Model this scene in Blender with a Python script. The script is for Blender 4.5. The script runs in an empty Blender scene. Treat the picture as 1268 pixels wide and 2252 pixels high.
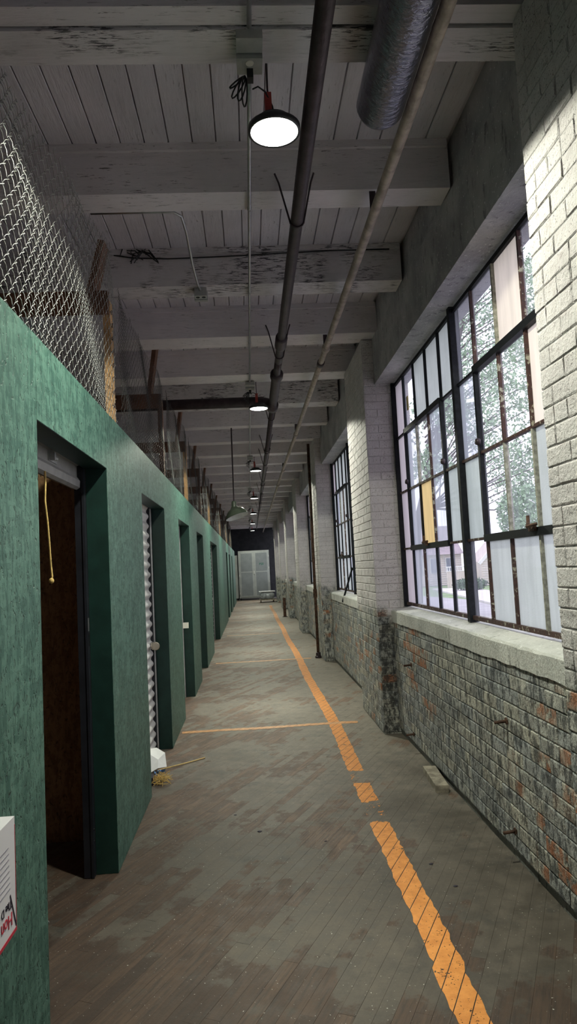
import bpy, math, random
from mathutils import Vector, Matrix
R = random.Random(7)
S = bpy.context.scene
C = S.collection

# ------------------------------------------------------------------ camera
EYE = Vector((0, 0, 1.55))
PITCH, YAW, ROLL, FPX = 7.843e-2, 5.7153e-2, -5.0682e-2, 1550.0
fw = Vector((math.sin(YAW)*math.cos(PITCH), math.cos(YAW)*math.cos(PITCH), math.sin(PITCH)))
r0 = Vector((math.cos(YAW), -math.sin(YAW), 0)); u0 = r0.cross(fw)
rt = math.cos(ROLL)*r0 + math.sin(ROLL)*u0
up = -math.sin(ROLL)*r0 + math.cos(ROLL)*u0
cd = bpy.data.cameras.new('camera'); cam = bpy.data.objects.new('camera', cd); C.objects.link(cam)
cam.matrix_world = Matrix(((rt.x, up.x, -fw.x, EYE.x), (rt.y, up.y, -fw.y, EYE.y), (rt.z, up.z, -fw.z, EYE.z), (0, 0, 0, 1)))
cd.sensor_fit = 'VERTICAL'; cd.sensor_height = 24.0; cd.lens = FPX/2252*24.0
cd.clip_start = 0.02; cd.clip_end = 400
S.camera = cam

# ------------------------------------------------------------------ sky, exposure
wd = bpy.data.worlds.new('overcast_sky'); S.world = wd; wd.use_nodes = True
SKY = (0.85, 0.86, 0.98); SKY_STR = 2.1
wn = wd.node_tree.nodes; wn['Background'].inputs[0].default_value = (*SKY, 1); wn['Background'].inputs[1].default_value = SKY_STR
S.view_settings.view_transform = 'Standard'; S.view_settings.look = 'None'
S.view_settings.exposure = 0.12; S.view_settings.gamma = 1.0; S.view_settings.use_curve_mapping = False
LAMP_POWER = 390.0
LAMP_COL = (0.97, 1.0, 0.83)
S.cycles.max_bounces = 8; S.cycles.diffuse_bounces = 5; S.cycles.transparent_max_bounces = 12
S.cycles.sample_clamp_indirect = 4.0
S.cycles.use_denoising = True
for nm_, y_ in (('a', 4.53), ('b', 9.6), ('c', 14.67), ('d', -0.54)):      # daylight portals in the window openings
    ld = bpy.data.lights.new('window_portal', 'AREA'); ld.shape = 'RECTANGLE'; ld.size = 3.9; ld.size_y = 2.05
    ld.cycles.is_portal = True
    lo = bpy.data.objects.new('window_portal', ld); C.objects.link(lo)
    lo.matrix_world = Matrix(((0, 0, 1, 1.52), (1, 0, 0, y_), (0, 1, 0, 2.18), (0, 0, 0, 1)))

# ------------------------------------------------------------------ node helper
class N:
    def __init__(s, name, rough=0.7, metal=0.0, spec=0.4):
        s.m = bpy.data.materials.new(name); s.m.use_nodes = True
        s.t = s.m.node_tree; s.b = s.t.nodes['Principled BSDF']
        s.b.inputs['Roughness'].default_value = rough; s.b.inputs['Metallic'].default_value = metal
        s.b.inputs['Specular IOR Level'].default_value = spec
        s.out = s.t.nodes['Material Output']
    def n(s, ty, **kw):
        x = s.t.nodes.new(ty)
        for k, v in kw.items(): setattr(x, k, v)
        return x
    def put(s, sock, v):
        if isinstance(v, bpy.types.NodeSocket): s.t.links.new(v, sock)
        elif isinstance(v, (tuple, list)) and len(v) == 3 and sock.type == 'RGBA': sock.default_value = (*v, 1)
        else: sock.default_value = v
    def pos(s): return s.n('ShaderNodeNewGeometry').outputs['Position']
    def xyz(s, v):
        x = s.n('ShaderNodeSeparateXYZ'); s.put(x.inputs[0], v); return x.outputs
    def mp(s, v, scale=(1, 1, 1), rot=(0, 0, 0), loc=(0, 0, 0)):
        x = s.n('ShaderNodeMapping'); s.put(x.inputs['Vector'], v)
        x.inputs['Scale'].default_value = scale; x.inputs['Rotation'].default_value = rot; x.inputs['Location'].default_value = loc
        return x.outputs[0]
    def noise(s, v, scale=5, detail=4, rough=0.6, dist=0.0):
        x = s.n('ShaderNodeTexNoise'); s.put(x.inputs['Vector'], v)
        x.inputs['Scale'].default_value = scale; x.inputs['Detail'].default_value = detail
        x.inputs['Roughness'].default_value = rough; x.inputs['Distortion'].default_value = dist
        return x.outputs['Fac']
    def vor(s, v, scale=5, feature='F1', out='Distance', rnd=1.0):
        x = s.n('ShaderNodeTexVoronoi', feature=feature); s.put(x.inputs['Vector'], v)
        x.inputs['Scale'].default_value = scale; x.inputs['Randomness'].default_value = rnd
        return x.outputs[out]
    def ramp(s, v, a, b, lo=0.0, hi=1.0):
        x = s.n('ShaderNodeMapRange', interpolation_type='SMOOTHSTEP'); s.put(x.inputs[0], v)
        x.inputs[1].default_value = a; x.inputs[2].default_value = b; x.inputs[3].default_value = lo; x.inputs[4].default_value = hi
        return x.outputs[0]
    def ma(s, op, a, b=0.0, c=0.0, clamp=False):
        x = s.n('ShaderNodeMath', operation=op, use_clamp=clamp)
        s.put(x.inputs[0], a); s.put(x.inputs[1], b); s.put(x.inputs[2], c); return x.outputs[0]
    def mix(s, f, a, b, mode='MIX'):
        x = s.n('ShaderNodeMix', data_type='RGBA', blend_type=mode)
        s.put(x.inputs[0], f); s.put(x.inputs[6], a); s.put(x.inputs[7], b); return x.outputs[2]
    def rnd(s):
        a = s.n('ShaderNodeObjectInfo').outputs['Random']
        b = s.n('ShaderNodeAttribute', attribute_name='rnd').outputs['Fac']
        return s.ma('FRACT', s.ma('ADD', a, b))
    def col(s, v): s.put(s.b.inputs['Base Color'], v); return s
    def bump(s, h, strength=0.5, dist=0.01):
        x = s.n('ShaderNodeBump'); s.put(x.inputs['Height'], h)
        x.inputs['Strength'].default_value = strength; x.inputs['Distance'].default_value = dist
        s.t.links.new(x.outputs[0], s.b.inputs['Normal']); return s

M = {}
def plain(name, c, rough=0.6, metal=0.0, amt=0.25, sc=12, bump=0.15, spec=0.4):
    k = N(name, rough, metal, spec); p = k.pos(); f = k.noise(p, sc, 5)
    k.col(k.mix(k.ramp(f, 0.3, 0.7), tuple(x*(1-amt) for x in c), tuple(min(1, x*(1+amt)) for x in c)))
    if bump: k.bump(k.noise(p, sc*6, 3), bump, 0.004)
    M[name] = k.m; return k.m

# brick paint: whitewash above, grime and bare brick below
def brick_mat(name, mort=False, darker_low=False):
    k = N(name, 0.75, 0, 0.3); p = k.pos(); X, Y, Z = k.xyz(p); r = k.rnd()
    st = k.mp(p, (1, 1, 0.38))
    n1 = k.noise(p, 3.0, 5); n2 = k.noise(p, 26, 5, 0.7); n3 = k.noise(st, 26, 6, 0.75); n4 = k.noise(p, 70, 3, 0.6)
    paint = k.mix(k.ramp(n1, 0.3, 0.75), (0.56, 0.52, 0.525), (0.69, 0.65, 0.65))
    paint = k.mix(k.ramp(n2, 0.56, 0.72), paint, (0.44, 0.39, 0.39))
    low = k.ramp(k.ma('ADD', Z, k.ma('MULTIPLY', k.ma('SUBTRACT', n1, 0.5), 0.9)), 1.22, 1.02)
    lowc = k.mix(k.ramp(n3, 0.42, 0.58), (0.13, 0.135, 0.135), (0.60, 0.60, 0.56))
    tint = k.mix(k.ramp(r, 0.0, 1.0), (0.80, 0.83, 0.88), (1.08, 1.04, 0.96))
    lowc = k.mix(1.0, lowc, tint, 'MULTIPLY')
    if not mort:
        red = k.ma('MULTIPLY', k.ramp(r, 0.68, 0.80), k.ramp(k.noise(p, 14, 4), 0.42, 0.56))
        red = k.ma('MULTIPLY', red, k.ramp(k.noise(p, 1.3, 2), 0.50, 0.60))
        lowc = k.mix(k.ma('MULTIPLY', red, 0.85), lowc, k.mix(n4, (0.36, 0.13, 0.06), (0.50, 0.22, 0.12)))
    c = k.mix(low, paint, lowc)
    dark = k.ma('MULTIPLY', k.ramp(n3, 0.53, 0.60), k.ramp(k.noise(p, 5, 3), 0.44, 0.62))
    c = k.mix(k.ma('MULTIPLY', k.ma('MULTIPLY', dark, low), 0.85), c, (0.03, 0.03, 0.032))
    pit = k.ramp(k.noise(p, 105, 4, 0.65), 0.61, 0.65)
    c = k.mix(k.ma('MULTIPLY', pit, 0.8), c, (0.05, 0.045, 0.04))
    if mort: c = k.mix(0.25, c, (0.15, 0.15, 0.15))
    if darker_low: c = k.mix(k.ma('MULTIPLY', low, k.ramp(n2, 0.42, 0.56, 0.12, 0.8)), c, (0.035, 0.034, 0.036))  # camera-facing pier bricks: mottled darker towards the bottom
    k.col(c); h = k.ma('ADD', k.ma('MULTIPLY', n2, 1.0), k.ma('MULTIPLY', n4, 0.5))
    h = k.ma('SUBTRACT', h, k.ma('MULTIPLY', pit, 0.6))
    k.bump(h, 0.8, 0.014); M[name] = k.m
brick_mat('painted_brick'); brick_mat('painted_mortar', True); brick_mat('dark_low_brick', False, True)

def concrete(name, a, b, streak=True):
    k = N(name, 0.8, 0, 0.3); p = k.pos(); n1 = k.noise(p, 2.5, 6, 0.65); n2 = k.noise(k.mp(p, (1, 1, 0.3)), 18, 5, 0.7); n3 = k.noise(p, 60, 3)
    c = k.mix(k.ramp(n1, 0.3, 0.7), a, b); c = k.mix(k.ramp(n2, 0.55, 0.7), c, tuple(x*0.55 for x in a))
    c = k.mix(k.ramp(n3, 0.64, 0.70), c, tuple(min(1, x*1.6) for x in b))
    k.col(c); k.bump(k.ma('ADD', n2, n3), 0.5, 0.012); M[name] = k.m
concrete('lintel_concrete', (0.30, 0.29, 0.31), (0.50, 0.49, 0.50))
concrete('sill_concrete', (0.52, 0.52, 0.49), (0.72, 0.71, 0.67))
concrete('kerb_concrete', (0.16, 0.16, 0.15), (0.24, 0.24, 0.22))

def wood_paint(name, base, dark, axis, crack=0.6, lo=0.62, hi=0.66):
    k = N(name, 0.65, 0, 0.35); p = k.pos(); r = k.rnd()
    sc = (0.12, 1, 1) if axis == 'x' else (1, 0.1, 1)
    g = k.noise(k.mp(p, sc), 40, 5, 0.7, 0.3); g2 = k.noise(k.mp(p, sc), 90, 4, 0.7, 0.4); n = k.noise(p, 2.2, 4)
    c = k.mix(k.ramp(n, 0.3, 0.7), tuple(x*0.84 for x in base), base)
    c = k.mix(k.ma('MULTIPLY', r, 0.25), c, tuple(x*0.7 for x in base))
    c = k.mix(k.ma('MULTIPLY', k.ma('MULTIPLY', k.ramp(g2, lo, hi), k.ramp(k.noise(p, 3, 3), 0.42, 0.6)), crack), c, dark)
    c = k.mix(k.ma('MULTIPLY', k.ramp(g, 0.5, 0.7), 0.35), c, tuple(x*0.6 for x in base))
    k.col(c); k.bump(k.ma('ADD', g, g2), 0.45, 0.008); M[name] = k.m
wood_paint('joist_paint', (0.80, 0.75, 0.78), (0.08, 0.07, 0.07), 'x', 0.8, 0.60, 0.64)
wood_paint('rough_timber', (0.74, 0.70, 0.72), (0.05, 0.045, 0.05), 'x', 0.95, 0.52, 0.56)
wood_paint('board_paint', (0.74, 0.70, 0.75), (0.10, 0.09, 0.09), 'y', 0.5)

# floor planks: grey coat worn through to red-brown wood
k = N('floor_plank', 0.55, 0, 0.35); p = k.pos(); r = k.rnd(); X, Y, Z = k.xyz(p)
gr = k.noise(k.mp(p, (0.12, 1, 1), (0, 0, -math.radians(63.7))), 90, 4, 0.7)
gw = k.mp(p, (1, 1, 1), (0, 0, -math.radians(63.7))); gr = k.noise(k.mp(gw, (0.08, 1, 1)), 60, 5, 0.7)
big = k.noise(p, 1.4, 4, 0.6); med = k.noise(p, 9, 6, 0.75); fine = k.noise(p, 55, 4, 0.7)
coat = k.mix(k.ramp(med, 0.3, 0.7), (0.160, 0.138, 0.112), (0.285, 0.248, 0.205))
coat = k.mix(k.ramp(k.noise(p, 4, 6, 0.8), 0.5, 0.75), coat, (0.11, 0.11, 0.10))
wood = k.mix(r, (0.105, 0.062, 0.045), (0.24, 0.145, 0.095)); wood = k.mix(k.ramp(gr, 0.35, 0.7), wood, (0.085, 0.055, 0.045))
wear = k.ma('ADD', k.ma('MULTIPLY', big, 0.9), k.ma('MULTIPLY', k.ma('SUBTRACT', r, 0.5), 0.16))
wear = k.ma('ADD', wear, k.ma('MULTIPLY', med, 0.35))
wear = k.ma('SUBTRACT', wear, k.ma('MULTIPLY', X, 0.075))
wear = k.ma('ADD', wear, k.ramp(k.ma('SUBTRACT', Y, k.ma('MULTIPLY', X, -0.45)), 3.5, 2.5, 0.0, 0.13))
c = k.mix(k.ma('MULTIPLY', k.ramp(wear, 0.62, 0.68), 0.8), coat, wood)
c = k.mix(k.ma('MULTIPLY', k.ramp(gr, 0.5, 0.68), 0.14), c, (0.07, 0.06, 0.055))
stain = k.ramp(k.ma('ADD', k.ma('ADD', Y, k.ma('MULTIPLY', X, 0.3)), k.ma('MULTIPLY', k.ma('SUBTRACT', big, 0.5), 5.0)), 6.2, 3.6)
c = k.mix(k.ma('MULTIPLY', stain, 0.85), c, k.mix(1.0, c, (0.34, 0.32, 0.31), 'MULTIPLY'))
blot = k.ma('MULTIPLY', k.ramp(k.noise(p, 6, 6, 0.8), 0.56, 0.64), 0.45)
c = k.mix(blot, c, (0.065, 0.06, 0.05))
c = k.mix(k.ramp(fine, 0.67, 0.70), c, (0.05, 0.045, 0.04))
sp = k.ramp(k.noise(k.mp(p, (1, 1, 1), (0, 0, 0), (7, 3, 0)), 95, 2, 0.5), 0.715, 0.735)
c = k.mix(k.ma('MULTIPLY', sp, 0.8), c, (0.62, 0.60, 0.54))
k.col(c); k.bump(k.ma('ADD', k.ma('MULTIPLY', gr, 0.5), med), 0.35, 0.006)
k.put(k.b.inputs['Roughness'], k.ramp(med, 0.2, 0.8, 0.45, 0.75)); M['floor_plank'] = k.m
plain('floor_dirt', (0.09, 0.08, 0.065), 0.9, 0, 0.4, 30)

# orange line paint, worn and split along the plank joints
def line_paint(name, a, b, lo, hi, edge):
    k = N(name, 0.5, 0, 0.4); p = k.pos(); X, Y, Z = k.xyz(p)
    k.col(k.mix(k.ramp(k.noise(p, 18, 5), 0.3, 0.7), a, b)); k.bump(k.noise(p, 80, 3), 0.3, 0.003)
    w = k.noise(p, 7, 6, 0.75); f2 = k.noise(p, 90, 3, 0.6)
    th = math.radians(63.7)
    v = k.ma('ADD', k.ma('MULTIPLY', X, -math.sin(th)), k.ma('MULTIPLY', Y, math.cos(th)))
    fr = k.ma('FRACT', k.ma('DIVIDE', v, 0.062))
    gap = k.ma('LESS_THAN', k.ma('ABSOLUTE', k.ma('SUBTRACT', fr, 0.5)), 0.470)
    worn = k.ma('GREATER_THAN', k.ma('ADD', w, k.ma('MULTIPLY', k.ma('SUBTRACT', f2, 0.5), 0.35)), 0.375)
    # the bald stretch between two re-painted ends
    b1 = k.ma('MULTIPLY', k.ramp(Y, edge[0], edge[0]+0.15), k.ramp(Y, edge[0]+0.5, edge[0]+0.44))
    bald = k.ma('MAXIMUM', b1, k.ma('MULTIPLY', k.ramp(Y, edge[0]+0.82, edge[0]+0.88), k.ramp(Y, edge[1], edge[1]-0.15)))
    keep = k.ma('MULTIPLY', gap, worn)
    keep = k.ma('MULTIPLY', keep, k.ma('GREATER_THAN', w, k.ma('ADD', k.ma('MULTIPLY', bald, 0.27), 0.3)))
    keep = k.ma('MULTIPLY', keep, k.ma('LESS_THAN', f2, k.ramp(Y, lo, hi, 0.66, 0.50)))
    k.put(k.b.inputs['Alpha'], keep); M[name] = k.m
line_paint('line_paint', (0.66, 0.24, 0.045), (0.82, 0.33, 0.075), 8.0, 26.0, (4.25, 5.5))
line_paint('line_paint_faded', (0.55, 0.26, 0.11), (0.72, 0.38, 0.17), 8.0, 26.0, (90, 91))

# green painted strand board
def osb(name, c0, c1, c2, bs=0.6):
    k = N(name, 0.5, 0, 0.45); p = k.pos()
    w = k.noise(p, 9, 2); pv = k.n('ShaderNodeVectorMath', operation='ADD'); k.put(pv.inputs[0], p)
    cv = k.n('ShaderNodeVectorMath', operation='SCALE'); k.put(cv.inputs[0], k.n('ShaderNodeTexNoise').outputs['Color']); cv.inputs['Scale'].default_value = 0.0
    a = k.vor(k.mp(p, (1, 1, 0.22), (0.25, 0, 0)), 62, 'F1', 'Color'); b = k.vor(k.mp(p, (1, 1, 0.3), (-0.7, 0, 0)), 48, 'F1', 'Color')
    d = k.vor(k.mp(p, (1, 0.3, 1), (0.35, 0, 0)), 48, 'F1', 'Color')
    A = k.xyz(a)[0]; B = k.xyz(b)[1]; D = k.xyz(d)[2]
    h = k.ma('ADD', k.ma('ADD', A, B), D)
    e = k.vor(k.mp(p, (1, 1, 0.25), (0.3, 0, 0)), 34, 'DISTANCE_TO_EDGE'); g = k.vor(k.mp(p, (1, 1, 0.35), (-0.75, 0, 0)), 29, 'DISTANCE_TO_EDGE')
    f = k.noise(p, 30, 4, 0.7)
    crack = k.ma('MAXIMUM', k.ma('MULTIPLY', k.ramp(e, 0.065, 0.0), k.ramp(f, 0.48, 0.56)), k.ma('MULTIPLY', k.ramp(g, 0.065, 0.0), k.ramp(f, 0.54, 0.46)))
    crack = k.ma('MULTIPLY', crack, k.ramp(k.noise(p, 60, 2), 0.45, 0.6))
    c = k.mix(k.ramp(h, 0.7, 2.3), c0, c1); c = k.mix(k.ma('MULTIPLY', k.ramp(k.noise(p, 2, 3), 0.4, 0.7), 0.35), c, tuple(x*0.75 for x in c0))
    c = k.mix(k.ma('MULTIPLY', crack, 0.8), c, c2)
    scuff = k.ramp(k.noise(k.mp(p, (1, 1, 0.4), (0.6, 0, 0)), 28, 4, 0.7), 0.66, 0.72)
    c = k.mix(k.ma('MULTIPLY', scuff, 0.35), c, tuple(min(1, x*2.2+0.04) for x in c1))
    k.col(c); k.bump(k.ma('SUBTRACT', k.ma('MULTIPLY', h, 0.4), crack), bs, 0.006); M[name] = k.m
osb('green_strand_board', (0.034, 0.100, 0.078), (0.098, 0.205, 0.162), (0.010, 0.032, 0.026))
osb('bare_strand_board', (0.20, 0.105, 0.050), (0.34, 0.20, 0.10), (0.05, 0.025, 0.012))
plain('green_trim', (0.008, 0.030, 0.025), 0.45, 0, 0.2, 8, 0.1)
plain('bare_edge', (0.50, 0.40, 0.24), 0.8)
plain('fresh_lumber', (0.58, 0.33, 0.15), 0.7, 0, 0.3, 8, 0.2)
plain('brown_lumber', (0.15, 0.068, 0.042), 0.7, 0, 0.35, 8, 0.2)
plain('galvanised', (0.46, 0.46, 0.45), 0.5, 0.7, 0.15, 20, 0.1)
plain('mesh_wire', (0.09, 0.09, 0.09), 0.55, 0.3, 0.15, 20, 0.0)
plain('conduit_steel', (0.50, 0.50, 0.52), 0.35, 0.8, 0.1, 20, 0.05)
plain('door_white', (0.78, 0.77, 0.76), 0.4, 0, 0.06, 6, 0.05)
plain('door_grey', (0.34, 0.33, 0.32), 0.45, 0.2, 0.15, 10, 0.08)
plain('black_rail', (0.018, 0.019, 0.026), 0.4, 0.2, 0.2, 10)
plain('black_paint', (0.007, 0.008, 0.010), 0.55, 0, 0.3, 30, 0.3, 0.25)
k = N('rusty_bar', 0.7, 0.0, 0.4); p = k.pos(); f = k.noise(p, 22, 5, 0.7)
k.col(k.mix(k.ramp(f, 0.55, 0.62), k.mix(k.noise(p, 60, 2), (0.02, 0.018, 0.02), (0.10, 0.04, 0.03)), (0.36, 0.34, 0.27))); k.bump(f, 0.6, 0.006); M['rusty_bar'] = k.m
plain('dark_bar', (0.008, 0.009, 0.012), 0.6, 0, 0.4, 30, 0.4, 0.2)
plain('old_putty', (0.30, 0.29, 0.24), 0.8, 0, 0.4, 40, 0.5)
plain('dark_pipe', (0.050, 0.035, 0.042), 0.5, 0.3, 0.3, 14, 0.3)
plain('tan_pipe', (0.36, 0.30, 0.26), 0.6, 0.1, 0.3, 12, 0.3)
plain('rust', (0.10, 0.055, 0.038), 0.8, 0.2, 0.5, 25, 0.5)
plain('black_cable', (0.02, 0.02, 0.022), 0.5)
plain('cream_plastic', (0.75, 0.73, 0.66), 0.4, 0, 0.05, 10, 0)
plain('grey_box', (0.42, 0.43, 0.42), 0.5, 0.5, 0.1, 15, 0.1)
plain('lamp_black', (0.04, 0.04, 0.045), 0.4, 0.3, 0.1)
plain('red_strap', (0.40, 0.06, 0.05), 0.5, 0, 0.2)
plain('green_enamel', (0.06, 0.075, 0.055), 0.35, 0, 0.2)
plain('white_enamel', (0.66, 0.66, 0.66), 0.4, 0, 0.05)
plain('cabinet_grey', (0.16, 0.175, 0.185), 0.5, 0.1, 0.1, 3, 0.05)
plain('cabinet_frame', (0.28, 0.295, 0.29), 0.5, 0.1, 0.1, 3, 0.05)
plain('dark_green_ink', (0.02, 0.10, 0.07), 0.6)
plain('unlit_wall', (0.022, 0.022, 0.026), 0.8, 0, 0.3, 4, 0.3)  # near-black: the hall's unlit dark is put into the wall colour
plain('yellow_rope', (0.68, 0.47, 0.16), 0.8, 0, 0.2, 60, 0.5)
plain('white_plastic', (0.80, 0.80, 0.80), 0.35, 0, 0.05, 10, 0)
plain('blue_plastic', (0.08, 0.22, 0.50), 0.5)
plain('box_white', (0.78, 0.75, 0.78), 0.5, 0, 0.03, 4, 0)
plain('box_red', (0.55, 0.03, 0.06), 0.5, 0, 0.05, 4, 0)
plain('box_grey_ink', (0.33, 0.31, 0.36), 0.6, 0, 0.05, 4, 0)
plain('ink_black', (0.02, 0.015, 0.03), 0.6, 0, 0.05, 4, 0)
plain('weathered_wood', (0.33, 0.29, 0.23), 0.8, 0, 0.4, 16, 0.5)
plain('brass', (0.55, 0.50, 0.42), 0.35, 0.8, 0.1)
plain('wrap_film', (0.42, 0.44, 0.47), 0.25, 0.1, 0.4, 9, 0.8)
plain('tape', (0.55, 0.42, 0.16), 0.6)
plain('straw_wood', (0.66, 0.48, 0.20), 0.7)
# foil jacket
k = N('foil_jacket', 0.24, 1.0); p = k.pos(); k.col((0.22, 0.22, 0.27)); k.bump(k.noise(k.mp(p, (1, 2.2, 1)), 26, 4, 0.6, 0.6), 0.8, 0.012); M['foil_jacket'] = k.m
# lens
k = N('lamp_lens'); e = k.n('ShaderNodeEmission'); e.inputs[0].default_value = (0.97, 1, 0.93, 1); e.inputs[1].default_value = 14.0
k.t.links.new(e.outputs[0], k.out.inputs[0]); M['lamp_lens'] = k.m
# glass
def glass(name, tcol, clear, tl, gloss=0.06, rough=0.03, bsc=0, streak=0.25):
    k = N(name); p = k.pos()
    tr = k.n('ShaderNodeBsdfTransparent'); tr.inputs[0].default_value = (*tcol, 1)
    ts = k.n('ShaderNodeBsdfTranslucent'); df = k.n('ShaderNodeBsdfDiffuse'); gl = k.n('ShaderNodeBsdfGlossy')
    s = k.ramp(k.noise(k.mp(p, (1, 1, 0.15)), 16, 4), 0.3, 0.75)
    dirt = k.mix(s, tl, tuple(x*0.82 for x in tl)); k.put(ts.inputs[0], dirt); k.put(df.inputs[0], k.mix(0.5, dirt, tuple(x*0.8 for x in tl)))
    gl.inputs['Roughness'].default_value = rough
    a = k.n('ShaderNodeMixShader'); a.inputs[0].default_value = 0.38; k.t.links.new(ts.outputs[0], a.inputs[1]); k.t.links.new(df.outputs[0], a.inputs[2])
    b = k.n('ShaderNodeMixShader'); k.put(b.inputs[0], k.ma('ADD', clear, k.ma('MULTIPLY', k.ma('SUBTRACT', 0.5, s), streak*min(1, clear*4)), clamp=True))
    k.t.links.new(a.outputs[0], b.inputs[1]); k.t.links.new(tr.outputs[0], b.inputs[2])
    f = k.n('ShaderNodeMixShader'); f.inputs[0].default_value = gloss; k.t.links.new(b.outputs[0], f.inputs[1]); k.t.links.new(gl.outputs[0], f.inputs[2])
    k.t.links.new(f.outputs[0], k.out.inputs[0])
    if bsc:
        bp = k.n('ShaderNodeBump'); bp.inputs['Strength'].default_value = 0.6; bp.inputs['Distance'].default_value = 0.004
        k.put(bp.inputs['Height'], k.noise(k.mp(p, (1, 1, 2.2)), bsc, 2)); 
        for q in (gl, df, ts): k.t.links.new(bp.outputs[0], q.inputs['Normal'])
    M[name] = k.m
glass('glass_clear', (0.97, 0.95, 1.0), 0.78, (0.72, 0.72, 0.85))
glass('glass_hazy', (0.95, 0.94, 1.0), 0.34, (0.62, 0.65, 0.76))
glass('glass_frosted', (1, 1, 1), 0.02, (0.58, 0.61, 0.60), 0.05, 0.15, 60)
glass('glass_pink', (1, 0.9, 0.95), 0.04, (0.62, 0.55, 0.59), 0.05, 0.1)
glass('glass_wired', (1, 1, 1), 0.02, (0.52, 0.57, 0.55), 0.05, 0.2, 110)
glass('board_tan', (1, 1, 1), 0.0, (0.92, 0.80, 0.70), 0.02, 0.4)
glass('board_yellow', (1, 1, 1), 0.0, (0.88, 0.64, 0.30), 0.02, 0.4)
# outside
plain('asphalt', (0.40, 0.38, 0.40), 0.8, 0, 0.12, 1.0, 0)
plain('pavement', (0.66, 0.62, 0.60), 0.8, 0, 0.08, 1.0, 0)
plain('lawn_green', (0.20, 0.30, 0.12), 0.9, 0, 0.3, 0.6, 0)
plain('hedge_green', (0.11, 0.17, 0.11), 0.9, 0, 0.4, 3, 0)
plain('leaf_green', (0.30, 0.42, 0.27), 0.7, 0, 0.45, 1.2, 0)
plain('bark', (0.10, 0.08, 0.07), 0.9)
plain('siding_beige', (0.62, 0.54, 0.50), 0.8, 0, 0.05, 1, 0)
plain('roof_shingle', (0.34, 0.28, 0.30), 0.9, 0, 0.15, 2, 0)
plain('trim_white', (0.80, 0.78, 0.78), 0.7, 0, 0.04, 1, 0)
plain('house_glass', (0.16, 0.18, 0.24), 0.2, 0, 0.2, 1, 0)

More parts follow.
